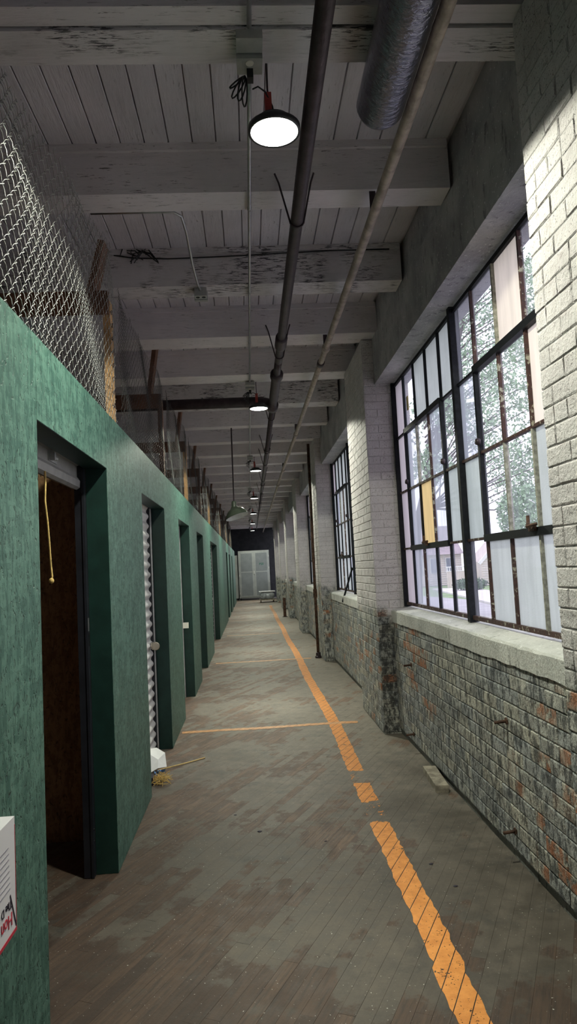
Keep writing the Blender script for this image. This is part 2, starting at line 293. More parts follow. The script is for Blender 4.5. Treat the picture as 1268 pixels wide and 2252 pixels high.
# ------------------------------------------------------------------ mesh helper
class MB:
    def __init__(s): s.v = []; s.f = []; s.r = []
    def add(s, vs, fs, r=None):
        o = len(s.v); s.v += [tuple(q) for q in vs]; s.f += [tuple(i+o for i in f) for f in fs]
        if r is not None: s.r += [r]*len(vs)
        return s
    def box(s, x0, x1, y0, y1, z0, z1, r=None):
        return s.add([(x0, y0, z0), (x1, y0, z0), (x1, y1, z0), (x0, y1, z0), (x0, y0, z1), (x1, y0, z1), (x1, y1, z1), (x0, y1, z1)],
              [(0, 3, 2, 1), (4, 5, 6, 7), (0, 1, 5, 4), (1, 2, 6, 5), (2, 3, 7, 6), (3, 0, 4, 7)], r)
    def bar(s, a, b, w, h, upv=(0, 0, 1)):
        a = Vector(a); b = Vector(b); d = (b-a).normalized(); x = d.cross(Vector(upv))
        if x.length < 1e-4: x = d.cross(Vector((1, 0, 0)))
        x.normalize(); y = x.cross(d).normalized(); x *= w/2; y *= h/2
        vs = [a-x-y, a+x-y, a+x+y, a-x+y, b-x-y, b+x-y, b+x+y, b-x+y]
        return s.add(vs, [(0, 1, 2, 3), (7, 6, 5, 4), (0, 4, 5, 1), (1, 5, 6, 2), (2, 6, 7, 3), (3, 7, 4, 0)])
    def tube(s, pts, rad, n=8, caps=True):
        pts = [Vector(q) for q in pts]; rings = []; prev = None
        for i, q in enumerate(pts):
            d = (pts[min(i+1, len(pts)-1)] - pts[max(i-1, 0)]).normalized()
            if prev is None:
                x = d.cross(Vector((0, 0, 1)))
                if x.length < 1e-3: x = d.cross(Vector((1, 0, 0)))
            else: x = prev - d*prev.dot(d)
            x.normalize(); prev = x; y = d.cross(x)
            rr = rad[i] if isinstance(rad, (list, tuple)) else rad
            rings.append([q + x*rr*math.cos(2*math.pi*j/n) + y*rr*math.sin(2*math.pi*j/n) for j in range(n)])
        vs = [v for rg in rings for v in rg]; fs = []
        for i in range(len(rings)-1):
            for j in range(n):
                fs.append((i*n+j, i*n+(j+1) % n, (i+1)*n+(j+1) % n, (i+1)*n+j))
        if caps: fs += [tuple(range(n-1, -1, -1)), tuple(range((len(rings)-1)*n, len(rings)*n))]
        return s.add(vs, fs)
    def lathe(s, c, prof, n=24, ax=None):
        ax = Vector(ax or (0, 0, 1)).normalized(); x = ax.cross(Vector((0, 1, 0)))
        if x.length < 1e-3: x = ax.cross(Vector((1, 0, 0)))
        x.normalize(); y = ax.cross(x); c = Vector(c); vs = []; fs = []
        for (rr, z) in prof:
            for j in range(n): vs.append(c + ax*z + x*rr*math.cos(2*math.pi*j/n) + y*rr*math.sin(2*math.pi*j/n))
        for i in range(len(prof)-1):
            for j in range(n): fs.append((i*n+j, i*n+(j+1) % n, (i+1)*n+(j+1) % n, (i+1)*n+j))
        return s.add(vs, fs)
    def prism(s, poly, y0, y1, axis='y'):
        n = len(poly); f = (lambda a, b, t: (a, t, b)) if axis == 'y' else ((lambda a, b, t: (t, a, b)) if axis == 'x' else (lambda a, b, t: (a, b, t)))
        vs = [f(a, b, y0) for a, b in poly] + [f(a, b, y1) for a, b in poly]
        return s.add(vs, [tuple(range(n)), tuple(range(2*n-1, n-1, -1))] + [(i, i+n, (i+1) % n+n, (i+1) % n) for i in range(n)])
    def mesh(s, name, mat, off=(0, 0, 0), smooth=False):
        me = bpy.data.meshes.new(name)
        o = Vector(off); me.from_pydata([tuple(Vector(v)-o) for v in s.v], [], s.f)
        if s.r and len(s.r) == len(s.v):
            at = me.attributes.new('rnd', 'FLOAT', 'POINT'); at.data.foreach_set('value', s.r)
        me.materials.append(M[mat]); me.update()
        if smooth: me.polygons.foreach_set('use_smooth', [True]*len(me.polygons))
        return me
    def build(s, name, mat, parent=None, smooth=False, off=None, **kw):
        base = Vector((0, 0, 0)); q = parent
        while q is not None: base += q.location; q = q.parent
        o = bpy.data.objects.new(name, s.mesh(name, mat, base if off is None else off, smooth)); C.objects.link(o)
        if parent is not None: o.parent = parent
        elif off is not None: o.location = off
        for a, b in kw.items(): o[a] = b
        return o
def thing(name, label, cat, loc=(0, 0, 0), group=None, kind=None):
    o = bpy.data.objects.new(name, None); o.empty_display_size = 0.05; C.objects.link(o); o.location = loc
    return tag(o, label, cat, group, kind)
def tag(o, label, cat, group=None, kind=None):
    o['label'] = label; o['category'] = cat
    if group: o['group'] = group
    if kind: o['kind'] = kind
    return o
def kids(o): return [c for c in ALLK.get(o.name, [])]
def copy_tree(o, loc, label=None, group=None):
    def cp(a, par):
        c = a.copy(); C.objects.link(c)
        if par is not None: c.parent = par
        for ch in list(a.children): cp(ch, c)
        return c
    c = cp(o, None); c.location = loc
    if label: c['label'] = label
    if group: c['group'] = group
    return c
ST = 'structure'
def ordinal(i): return ['first', 'second', 'third', 'fourth', 'fifth', 'sixth', 'seventh', 'eighth', 'ninth', 'tenth', 'eleventh', 'twelfth', 'thirteenth', 'fourteenth', 'fifteenth', 'sixteenth', 'seventeenth', 'eighteenth', 'nineteenth', 'twentieth', 'twenty-first', 'twenty-second', 'twenty-third'][i]

# ------------------------------------------------------------------ room shell
LW = -0.762                       # face of the green storage wall
o = MB().box(-7.2, 1.56, -5.2, 39.2, -0.2, -0.006).build('floor', 'floor_dirt'); tag(o, 'long strip-wood warehouse floor laid diagonally, grey coat worn to brown', 'floor', kind=ST); floor = o
TH = math.radians(63.7); PD = Vector((math.cos(TH), math.sin(TH))); PN = Vector((-math.sin(TH), math.cos(TH))); PW = 0.062
planks = []
vmin = min(PN.dot(Vector(c)) for c in ((-1.5, 1.6), (1.45, 1.6), (-1.5, 36.6), (1.45, 36.6)))
vmax = max(PN.dot(Vector(c)) for c in ((-1.5, 1.6), (1.45, 1.6), (-1.5, 36.6), (1.45, 36.6)))
for iv in range(int(vmin/PW)-1, int(vmax/PW)+2):
    vc = (iv+0.5)*PW
    # clip the strip's centre line to the rectangle
    u0_, u1_ = -1e9, 1e9
    for (nx, d0, d1) in ((0, -1.5, 1.45), (1, 1.6, 36.6)):
        a = PD[nx]; b = PN[nx]*vc; lo_, hi_ = sorted(((d0-b)/a, (d1-b)/a)); u0_ = max(u0_, lo_); u1_ = min(u1_, hi_)
    if u1_-u0_ < 0.08: continue
    u = u0_
    while u < u1_-0.02:
        L = R.uniform(0.55, 1.5)
        e = u+L
        if u == u0_: e = u+R.uniform(0.15, 1.2)
        if e > u1_-0.15: e = u1_
        planks.append((u, e, vc)); u = e
def plank_d(q):
    c = PD*((q[0]+q[1])/2)+PN*q[2]
    return 99+c.length if (c.x < -0.85 or c.y < 2.25) else c.length
planks.sort(key=plank_d)
def plank_verts(mb, u, e, vc, r=None):
    g = 0.0002; zt = R.uniform(-0.0004, 0.0002); ch = 0.0004
    P = lambda uu, vv, z: (*(PD*uu+PN*vv), z)
    a, b = u+g, e-g; c, d = vc-PW/2+g, vc+PW/2-g
    vs = [P(a, c, -0.0055), P(b, c, -0.0055), P(b, d, -0.0055), P(a, d, -0.0055), P(a, c, zt-ch), P(b, c, zt-ch), P(b, d, zt-ch), P(a, d, zt-ch),
          P(a+ch, c+ch, zt), P(b-ch, c+ch, zt), P(b-ch, d-ch, zt), P(a+ch, d-ch, zt)]
    fs = [(0, 1, 5, 4), (1, 2, 6, 5), (2, 3, 7, 6), (3, 0, 4, 7), (4, 5, 9, 8), (5, 6, 10, 9), (6, 7, 11, 10), (7, 4, 8, 11), (8, 9, 10, 11)]
    mb.add(vs, fs, r)
for q in planks[:300]:
    mb = MB(); plank_verts(mb, *q); mb.build('floor_plank', 'floor_plank', floor)
mb = MB()
for q in planks[300:]: plank_verts(mb, *q, r=R.random())
mb.build('floor_planking', 'floor_plank', floor, kind='stuff')

o = MB().box(-7.2, 1.56, -5.2, 39.2, 3.972, 4.1).build('ceiling', 'board_paint'); tag(o, 'white painted board ceiling over the joists', 'ceiling', kind=ST); ceil = o
x = 1.24
while x > -4.6:
    w = 0.1325
    MB().prism([(x-w+0.0027, 3.972), (x-w+0.0027, 3.953), (x-w+0.0055, 3.948), (x-0.0055, 3.948), (x-0.0027, 3.953), (x-0.0027, 3.972)], -5.0, 38.9).build('ceiling_board', 'board_paint', ceil)
    x -= w
# joists
JO = [(-1.30, .20), (0.0, .21), (1.25, .2), (3.81, .20), (5.10, .23), (6.28, .32), (7.55, .33), (8.95, .30), (10.28, .20), (11.54, .23), (12.88, .28), (14.15, .20), (15.30, .24), (16.75, .27), (18.06, .28)]
y = 19.47
while y < 36.8: JO.append((y, 0.23)); y += 1.3
JO.sort()
PIER = [1.40+5.07*i for i in range(-1, 7)]; PWD = 1.19
jn = 0
for (y, w) in JO:
    xr = 1.26 if any(py-0.4 < y < py+PWD for py in PIER) else 1.236
    t = thing('ceiling_joist', '', 'joist', (xr, y, 3.665), 'painted joists under the ceiling', ST)
    mat = 'rough_timber' if abs(y-5.10) < .01 or abs(y-8.95) < .01 else 'joist_paint'
    if w > 0.28:
        MB().box(-4.5, xr, y, y+w*0.72, 3.665, 3.948).build('joist_timber', mat, t)
        MB().box(-4.5, xr, y+w*0.72+0.004, y+w, 3.671, 3.948).build('joist_timber', mat, t)
    else:
        MB().box(-4.5, xr, y, y+w, 3.665, 3.948).build('joist_timber', mat, t)
    MB().box(-4.5, xr-0.01, y-0.022, y, 3.905, 3.948).build('ledger_strip', mat, t)
    if abs(y-3.81) < .01: lb = 'white painted joist just beyond the nearest glowing lamp'
    elif abs(y-5.10) < .01: lb = 'rough weathered joist carrying the small twin-socket box'
    elif abs(y-7.55) < .01: lb = 'wide joist carrying the box that feeds the second lamp'
    elif abs(y-8.95) < .01: lb = 'rough joist just behind the black cross pipe'
    elif abs(y-6.28) < .01: lb = 'wide split joist resting on the brick pier beside the big window'
    elif abs(y-10.28) < .01: lb = 'joist from which the green pendant shade hangs'
    elif y < 2.4: lb = 'white painted joist behind the camera'
    else: lb = 'white painted joist, %s one beyond the pendant shade' % ordinal(jn); jn += 1
    t['label'] = lb
t = thing('ceiling_beam', 'broad triple beam of rough white timbers carrying the nearest socket box', 'beam', (1.236, 2.5, 3.66), None, ST)
MB().box(-4.5, 1.236, 2.50, 2.594, 3.668, 3.948).build('beam_timber', 'joist_paint', t)
MB().box(-4.5, 1.236, 2.602, 2.738, 3.655, 3.948).build('beam_timber', 'rough_timber', t)
MB().box(-4.5, 1.236, 2.742, 2.800, 3.664, 3.948).build('beam_timber', 'joist_paint', t)
# enclosure
tag(MB().box(-7.2, 1.56, 38.6, 38.9, -0.006, 3.972).build('wall_back', 'unlit_wall'), 'dark end wall behind the grey cabinets', 'wall', kind=ST)
tag(MB().box(-7.2, 1.56, -5.2, -5.0, -0.006, 3.972).build('wall_front', 'unlit_wall'), 'dark wall closing the hall behind the camera', 'wall', kind=ST)
tag(MB().box(-7.2, -7.0, -5.0, 38.6, -0.006, 3.972).build('wall_far_left', 'unlit_wall'), 'dark wall of the hall beyond the storage units', 'wall', kind=ST)

# ------------------------------------------------------------------ bricks
CO = 0.0745; BL = 0.218
def brick_mesh(L, seed):
    rr = random.Random(seed); h = CO-0.005; L = L-0.005
    j = lambda a: rr.uniform(-a, a)
    d1, d2 = 0.0015, 0.0048+j(0.0014); b = 0.0045
    vs = []
    for (u, z) in ((-L/2, -h/2), (L/2, -h/2), (L/2, h/2), (-L/2, h/2)): vs.append((u+j(.001), -0.012, z))
    for (u, z) in ((-L/2, -h/2), (L/2, -h/2), (L/2, h/2), (-L/2, h/2)): vs.append((u+j(.002), d1, z+j(.0015)))
    for (u, z) in ((-L/2+b, -h/2+b), (L/2-b, -h/2+b), (L/2-b, h/2-b), (-L/2+b, h/2-b)): vs.append((u+j(.003), d2+j(.0012), z+j(.002)))
    fs = [(0, 1, 5, 4), (1, 2, 6, 5), (2, 3, 7, 6), (3, 0, 4, 7), (4, 5, 9, 8), (5, 6, 10, 9), (6, 7, 11, 10), (7, 4, 8, 11), (8, 9, 10, 11)]
    return vs, fs
BV = {('s', i): brick_mesh(BL, i) for i in range(12)}; BV.update({('h', i): brick_mesh(BL/2, 50+i) for i in range(12)})
BMESH = {}
for key_, (vs, fs) in BV.items():
    me = bpy.data.meshes.new('brick'); me.from_pydata([(a, -b, c) for a, b, c in vs], [], [f for f in fs]); me.materials.append(M['painted_brick']); me.update(); BMESH[key_] = me
# local brick frame: u = local x, outwards = local -y
def brick_slots(face, c, u0, u1, z0, z1):
    """yield (face, const, u centre, z centre, key, u scale)"""
    out = []; n = int(round((z1-z0)/CO))
    for i in range(n):
        zc = z0+(i+0.5)*CO
        head = (i % 6 == 3)
        L = BL/2 if head else BL
        u = u0-(0 if head else (L/2 if i % 2 else 0))
        while u < u1-0.012:
            a, b = max(u, u0), min(u+L, u1); u += L
            if b-a < 0.03: continue
            kx = 'h' if (b-a) < BL*0.6 else 's'; base = BL/2 if kx == 'h' else BL
            out.append((face, c, (a+b)/2, zc, (kx, R.randrange(12)), (b-a)/base))
    return out
def slot_world(s):
    f, c, u, z = s[:4]
    return Vector((c, u, z)) if f == 'X' else Vector((u, c, z))
def lay(parent, slots, singles):
    base = parent.location
    vis = lambda s: 0 if s[6] else 1
    slots.sort(key=lambda s: (s[6], (slot_world(s)-EYE).length))
    for s in slots[:singles]:
        o = bpy.data.objects.new('brick', BMESH[s[4]]); C.objects.link(o); o.parent = parent
        o.location = slot_world(s)-base; o.scale = (s[5], 1, 1)
        o.rotation_euler = (0, 0, -math.pi/2 if s[0] == 'X' else 0)
        if s[0] == 'Y': o.material_slots[0].link = 'OBJECT'; o.material_slots[0].material = M['dark_low_brick']
    rest = slots[singles:]
    if rest:
        mb = MB()
        for s in rest:
            w = slot_world(s); vs, fs = BV[s[4]]; r = R.random()
            if s[0] == 'X': mb.add([(w.x-b, w.y-a*s[5], w.z+c) for a, b, c in vs], fs, r)
            else: mb.add([(w.x+a*s[5], w.y-b, w.z+c) for a, b, c in vs], fs, r)
        mb.build('brickwork', 'painted_brick', parent, kind='stuff')
def mark(slots, fn): return [s+((0 if fn(s) else 1),) for s in slots]
PX = 1.139; SX = 1.283; WX = 1.425
for i, py in enumerate(PIER):
    lab = ['painted brick pier behind the camera', 'near brick pier, pale green and cropped by the right edge', 'brick pier at the far side of the big window', 'brick pier with the rusty standpipe in front',
           'brick pier just beyond the standpipe', 'brick pier beside the short brown post', 'second pale brick pier beyond the short brown post', 'last narrow brick pier before the end wall'][i]
    t = thing('brick_pillar', lab, 'pillar', (PX, py, 0), 'painted brick piers along the window wall', ST)
    MB().box(PX, 1.56, py+0.009, py+PWD-0.009, 0, 3.662).build('masonry_core', 'painted_mortar', t)
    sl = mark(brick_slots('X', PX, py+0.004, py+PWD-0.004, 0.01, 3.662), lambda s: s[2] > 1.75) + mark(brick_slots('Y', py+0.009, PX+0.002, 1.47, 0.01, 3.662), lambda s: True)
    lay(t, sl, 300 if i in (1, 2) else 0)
for i, py in enumerate(PIER[:-1] + [PIER[-1]]):
    a, b = py+PWD, py+5.07
    if b > 38.6: b = 38.6
    lab = ['brick spandrel under the window beside the camera', 'dirty brick spandrel under the big near window', 'brick spandrel under the second window', 'brick spandrel behind the rusty standpipe', 'brick spandrel past the short brown post', 'fifth brick spandrel along the window wall', 'sixth brick spandrel along the window wall', 'last brick spandrel beside the grey cabinets'][i]
    t = thing('wall_right', lab, 'wall', (SX, a, 0), 'brick spandrels under the windows', ST)
    MB().box(SX, 1.56, a, b, 0.055, 1.02).build('masonry_core', 'painted_mortar', t)
    lay(t, mark(brick_slots('X', SX, a, b, 0.06, 1.03), lambda s: s[2] > 2.3), 300 if i in (1, 2) else 0)
    n = 14 if i == 1 else 3
    mb = MB()
    for q in range(n):
        ya = a+(b-a)*q/n; yb = a+(b-a)*(q+1)/n; mb.box(SX+0.016+R.uniform(-.003, .003), 1.56, ya, yb, -0.005, 0.052+R.uniform(-.004, .006))
    mb.build('base_strip', 'kerb_concrete', t)
    # sill slab with a broken front lip
    mb = MB(); n = 40; pr = []
    for q in range(n+1):
        yy = a+0.002+(b-a-0.004)*q/n
        pr.append([(SX-0.013+R.uniform(-.003, .003), yy, 1.008+R.uniform(-.005, .005)), (SX-0.014+R.uniform(-.002, .003), yy, 1.105+R.uniform(-.003, .003)), (SX-0.004, yy, 1.118+R.uniform(-.002, .002)), (1.56, yy, 1.158), (1.56, yy, 1.0)])
    vs = [v for p_ in pr for v in p_]; fs = [(q*5+j, q*5+(j+1) % 5, (q+1)*5+(j+1) % 5, (q+1)*5+j) for q in range(n) for j in range(5)]
    fs += [(4, 3, 2, 1, 0), tuple(n*5+j for j in range(5))]
    mb.add(vs, fs); mb.build('window_sill', 'sill_concrete', t)
    lab2 = 'dark concrete lintel over the %s' % ['window beside the camera', 'big near window', 'second window', 'window behind the rusty standpipe', 'window past the short brown post', 'fifth window along the wall', 'sixth window along the wall', 'last opening by the end wall'][i]
    t = thing('window_lintel', lab2, 'lintel', (1.24, a, 3.22), 'concrete lintels over the windows', ST)
    MB().box(1.24, 1.56, a, b, 3.225, 3.66).build('lintel_beam', 'lintel_concrete', t)
tag(MB().box(1.262, 1.56, -5.0, 38.6, 3.6621, 3.972).build('wall_plate', 'lintel_concrete'), 'rough concrete wall band between lintels and ceiling boards', 'wall', kind=ST)

# ------------------------------------------------------------------ windows
ZT = [3.205, 2.69, 2.18, 1.665, 1.165]
WROWS = ['FCTCC FFFCP', 'FTCCH CHCHP', 'FFCCW WHYHP', 'FFFFC CCHHP']
WROWS2 = ['FFHFF FFFFP', 'FHFFF FFFHF', 'FFFHF FFFFF', 'HFFFF HFFFF']
GM = dict(F='glass_frosted', C='glass_clear', H='glass_hazy', P='glass_pink', W='glass_wired', T='board_tan', Y='board_yellow')
def make_window(rows, y0, y1, detail):
    idx = len([q for q in bpy.data.objects if q.name.startswith('window_') and q.get('category') == 'window'])+1
    t = thing('window_%d' % idx, '', 'window', (WX, y0, 1.16), None, ST)
    pw = (y1-y0)/10; rr = random.Random(3)
    def Yc(j): return y0+pw*j
    for ri in range(4):
        zt, zb = ZT[ri], ZT[ri+1]; row = rows[ri].replace(' ', '')
        for j in range(10):
            ty = row[j]; nm = 'pane'
            tilt = rr.uniform(-.0025, .0025); a, b = Yc(j)+0.006, Yc(j+1)-0.006
            mb = MB(); xx = WX+0.004
            mb.add([(xx+tilt, a, zb+.006), (xx, b, zb+.006), (xx-tilt, b, zt-.006), (xx, a, zt-.006)], [(0, 1, 2, 3)])
            o = mb.build(nm, GM[ty], t)
            if ty == 'Y': o['label'] = 'yellow translucent pane'
            if ty == 'T': o['label'] = 'opaque tan panel in place of glass'
    # vertical bars
    for j in range(0, 11):
        main = j in (0, 5, 10)
        w = 0.052 if j == 5 else (0.034 if main else 0.017)
        if main:
            MB().box(WX-0.035, WX+0.03, Yc(j)-w/2 + (w/2 if j == 0 else 0) - (w/2 if j == 10 else 0), Yc(j)+w/2+(w/2 if j == 0 else 0)-(w/2 if j == 10 else 0), 1.14, 3.225).build('mullion', 'dark_bar', t)
        else:
            for ri in range(4):
                vent = (j in (1, 2, 3, 4, 6, 7, 8, 9)) and ri in (1, 2)
                edge = j in (1, 4, 6, 9) and vent
                ww = 0.03 if edge else w; dp = 0.022 if edge else 0.014
                mt = 'dark_bar' if (edge or rr.random() < 0.35 or ri == 0 and j > 5) else ('rusty_bar' if rr.random() < 0.8 else 'old_putty')
                MB().box(WX-dp, WX+0.012, Yc(j)-ww/2, Yc(j)+ww/2, ZT[ri+1], ZT[ri]).build('glazing_bar', mt, t)
    # horizontal bars
    for (s0, s1) in ((0, 5), (5, 10)):
        for ri in range(5):
            z = ZT[ri]
            for (j0, j1) in ((s0, s0+1), (s0+1, s0+4), (s0+4, s0+5)):
                heavy = (j0 == s0+1) and ri in (1, 3)
                w = 0.042 if heavy else (0.026 if ri in (0, 4) else 0.016); dp = 0.03 if heavy else 0.015
                zz = z - (0.008 if ri == 0 else 0)+(0.004 if ri == 4 else 0)
                MB().box(WX-dp, WX+0.012, Yc(j0)+.001, Yc(j1)-.001, zz-w/2, zz+w/2).build('transom', 'black_paint' if heavy or ri == 1 else ('rusty_bar' if ri != 0 else 'dark_bar'), t)
        # latch on the lower edge of the vent, and two pivots
        yc = Yc(s0+2.5) if s0 else Yc(s0+2.05)
        mb = MB(); mb.tube([(WX-0.035, yc-0.05, 1.70), (WX-0.06, yc-0.03, 1.695), (WX-0.065, yc, 1.69), (WX-0.05, yc+.02, 1.71), (WX-0.045, yc+0.03, 1.745)], 0.009, 6)
        mb.box(WX-0.045, WX-0.03, yc-0.03, yc+0.04, 1.668, 1.70); mb.build('vent_latch', 'rust', t)
        for jj in (s0+1, s0+4):
            MB().lathe((WX-0.03, Yc(jj)-0.02, 2.245), [(0.0, -0.016), (0.018, -0.013), (0.024, 0.0), (0.018, 0.013), (0.0, 0.016)], 10, (1, 0, 0)).build('vent_pivot', 'dark_pipe', t, True)
    return t
w1 = make_window(WROWS, PIER[1]+PWD, PIER[2], True); w1['label'] = 'big near steel window with yellow and tan panes'
MB().box(WX-0.004, WX+0.001, 5.94, 5.995, 2.86, 2.98).build('tape_patch', 'tape', w1, label='yellowed tape patch')
w2 = make_window(WROWS2, PIER[2]+PWD, PIER[3], True); w2['label'] = 'second steel window, narrow slice of frosted panes between two brick piers'
w2['group'] = 'frosted steel windows'
for q, lb in ((3, 'steel window hidden mostly by the rusty standpipe'), (4, 'thin slice of steel window past the short brown post'), (5, 'fifth steel window, seen edge-on between far piers'), (6, 'sixth steel window, seen edge-on between the farthest piers'), (0, 'steel window beside the camera, outside the picture')):
    c = copy_tree(w2, (WX, PIER[q]+PWD, 1.16), lb, 'frosted steel windows'); c.name = 'window_%d' % (q if q else 7)
# long opener rods leaning from the second and third window
tag(MB().bar((1.385, 9.62, 1.50), (1.262, 9.9, 1.03), 0.012, 0.028).build('window_stay', 'dark_bar', None, off=(1.26, 9.9, 1.03)), 'dark flat stay leaning over the sill of the second window', 'window stay', 'window stays over the sills')
tag(MB().bar((1.385, 14.1, 1.42), (1.262, 14.35, 1.0), 0.012, 0.028).build('window_stay', 'dark_bar', None, off=(1.26, 14.35, 1.0)), 'dark stay leaning over the sill just past the standpipe', 'window stay', 'window stays over the sills')

# ------------------------------------------------------------------ green storage wall
wl = thing('wall_left', 'long green strand-board front of the storage units', 'wall', (LW, 0, 0), None, ST)
DO = [(2.61, 3.875), (5.115, 6.45), (7.70, 9.03), (10.28, 11.62), (13.70, 16.30), (22.3, 23.6), (25.2, 26.5), (28.6, 29.9)]
TOPZ = 2.452; HZ = 2.142
def panel(y0, y1, z0, z1, nm='strand_board_panel'):
    g = 0.0012
    MB().box(LW-0.011, LW, y0+g, y1-g, z0, z1).build(nm, 'green_strand_board', wl)
segs = []; prev = -4.9
for a, b in DO: segs.append((prev, a)); prev = b
segs.append((prev, 34.2))
for a, b in segs:
    n = max(1, round((b-a)/1.26)); w = (b-a)/n
    for q in range(n): panel(a+w*q, a+w*(q+1), 0.004, TOPZ)
    MB().box(LW-0.10, LW-0.0115, a+0.02, b-0.02, 0.0, TOPZ-0.004).build('stud_wall', 'bare_edge', wl)
for a, b in DO:
    n = 2 if b-a > 2 else 1
    for q in range(n): panel(a+(b-a)/n*q, a+(b-a)/n*(q+1), HZ, TOPZ, 'header_panel')
    MB().box(LW-0.10, LW-0.0115, a-0.02, b+0.02, HZ+0.012, TOPZ-0.004).build('header_frame', 'bare_edge', wl)
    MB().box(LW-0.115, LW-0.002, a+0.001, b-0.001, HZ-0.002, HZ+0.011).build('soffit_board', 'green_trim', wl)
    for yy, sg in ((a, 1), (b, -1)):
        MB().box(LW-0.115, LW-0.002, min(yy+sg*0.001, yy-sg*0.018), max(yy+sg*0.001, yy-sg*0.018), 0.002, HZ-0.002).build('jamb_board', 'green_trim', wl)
mb = MB().box(LW-0.10, LW-0.001, -4.9, 34.2, TOPZ, TOPZ+0.012); mb.build('cap_strip', 'green_strand_board', wl)
# partitions and back wall of the units
PT = [1.80+2.585*i for i in range(-2, 13)]
for i, yp in enumerate(PT):
    lb = 'bare strand-board partition seen dimly through the open doorway' if abs(yp-4.385) < 0.01 else 'bare strand-board partition between closed storage units'
    t = thing('unit_partition', lb, 'partition', (-0.9, yp, 0), None if abs(yp-4.385) < .01 else 'partitions hidden between storage units', ST)
    for (z0, z1) in ((0.0, 1.22), (1.222, 2.44)):
        MB().box(-2.05, -0.885, yp-0.006, yp+0.006, z0, z1).build('strand_board_sheet', 'bare_strand_board', t)
        MB().box(-3.3, -2.052, yp-0.006, yp+0.006, z0, z1).build('strand_board_sheet', 'bare_strand_board', t)
tag(MB().box(-3.32, -3.302, -3.6, 33.2, 0.0, 2.44).build('partition_rear', 'bare_strand_board'), 'bare strand-board rear wall of the storage units', 'partition', kind=ST)

# roll-up doors
def corrugated(mb, y0, y1, z0, z1, x):
    pitch = 0.0875; n = int((z1-z0)/pitch); prof = []
    for i in range(n+1):
        zb = z0+i*pitch
        for (dz, dx) in ((0.0, 0.0), (0.012, 0.004), (0.026, 0.017), (0.04, 0.021), (0.054, 0.017), (0.068, 0.004), (0.076, 0.0)):
            if zb+dz <= z1: prof.append((x+dx, zb+dz))
    vs = []; 
    for (px_, pz) in prof: vs += [(px_, y0, pz), (px_, y1, pz)]
    fs = [(2*i, 2*i+1, 2*i+3, 2*i+2) for i in range(len(prof)-1)]
    mb.add(vs, fs)
for i, (a, b) in enumerate(DO):
    nm = 'door_%d' % (i+1); xd = LW-0.165
    lab = ['open roll-up door drawn up in the near doorway', 'closed white ribbed roll-up door with a round padlock', 'white roll-up door with a square tag on its latch', 'roll-up door deep in the fourth doorway', 'double-width white roll-up door in the fifth doorway', 'narrow dark sixth doorway of the green wall', 'seventh doorway of the green wall', 'last doorway of the green wall before the cabinets'][i]
    t = thing(nm, lab, 'roll-up door', (xd, a, 0), None, ST)
    for sgn, yy in ((1, a), (-1, b)):
        MB().box(LW-0.168, LW-0.116, min(yy, yy+sgn*0.042), max(yy, yy+sgn*0.042), 0.003, HZ+0.03).build('guide_rail', 'black_rail', t)
        MB().box(LW-0.128, LW-0.1155, min(yy+sgn*0.036, yy+sgn*0.05), max(yy+sgn*0.036, yy+sgn*0.05), 0.003, HZ).build('rail_lip', 'conduit_steel' if i else 'black_rail', t)
    if i == 0:
        corr = MB(); x0 = LW-0.150
        corr.box(x0-0.004, x0, a+0.04, b-0.03, 2.085, 2.3); cur = corr.build('door_curtain', 'door_grey', t, label='grey curtain, mostly rolled up')
        MB().prism([(x0-0.03, 2.030), (x0-0.002, 2.022), (x0+0.016, 2.034), (x0+0.018, 2.070), (x0+0.006, 2.088), (x0-0.03, 2.088)], a+0.045, b-0.055).build('bottom_bar', 'door_grey', t)
        MB().prism([(x0, 2.150), (x0+0.018, 2.156), (x0+0.02, 2.17), (x0+0.004, 2.178), (x0+0.002, 2.19), (x0+0.018, 2.196), (x0+.018, 2.21), (x0, 2.22)], a+0.045, b-0.055).build('curtain_rib', 'door_grey', cur)
        mb = MB().box(x0, x0+0.006, 3.28, 3.42, 2.10, 2.14); mb.box(x0+.006, x0+0.03, 3.29, 3.31, 2.102, 2.138); mb.tube([(x0+0.014, 3.30, 2.12), (x0+0.014, 3.37, 2.12)], 0.012, 8); mb.build('slide_latch', 'galvanised', cur)
        for zz in (1.30, 1.22):
            MB().box(LW-0.1165, LW-0.1145, b-0.034, b-0.014, zz-0.035, zz+0.035).build('latch_slot', 'black_paint' if zz < 1.25 else 'conduit_steel', t)
        for zz in (0.24, 0.18):
            MB().lathe((LW-0.116, b-0.024, zz), [(0, 0.003), (0.006, 0.003), (0.007, 0)], 8, (1, 0, 0)).build('bolt_head', 'black_paint', t)
    else:
        mb = MB(); corrugated(mb, a+0.045, b-0.045, 0.02, 2.3, LW-0.158); cur = mb.build('door_curtain', 'door_white', t, True)
        MB().box(LW-0.17, LW-0.135, a+0.045, b-0.045, 0.004, 0.03).build('bottom_bar', 'door_grey', t)
        yl = b-0.14
        MB().box(LW-0.138, LW-0.126, yl-0.05, yl+0.06, 0.905, 0.955).build('slide_latch', 'galvanised', cur)
# pull cord in the open doorway
pts = [(LW-0.13, 3.16, 2.03), (LW-0.128, 3.155, 1.97), (LW-0.13, 3.15, 1.9), (LW-0.125, 3.165, 1.8), (LW-0.122, 3.175, 1.7), (LW-0.12, 3.18, 1.62), (LW-0.118, 3.19, 1.565), (LW-0.118, 3.185, 1.548)]
t = thing('pull_cord', 'knotted yellow pull cord hanging in the open doorway', 'cord', pts[0])
MB().tube(pts, 0.0045, 8).build('cord', 'yellow_rope', t, True)
MB().lathe((LW-0.119, 3.182, 1.545), [(0, -0.014), (0.010, -0.009), (0.012, 0), (0.009, 0.008), (0, 0.013)], 8).build('knot', 'yellow_rope', t, True)
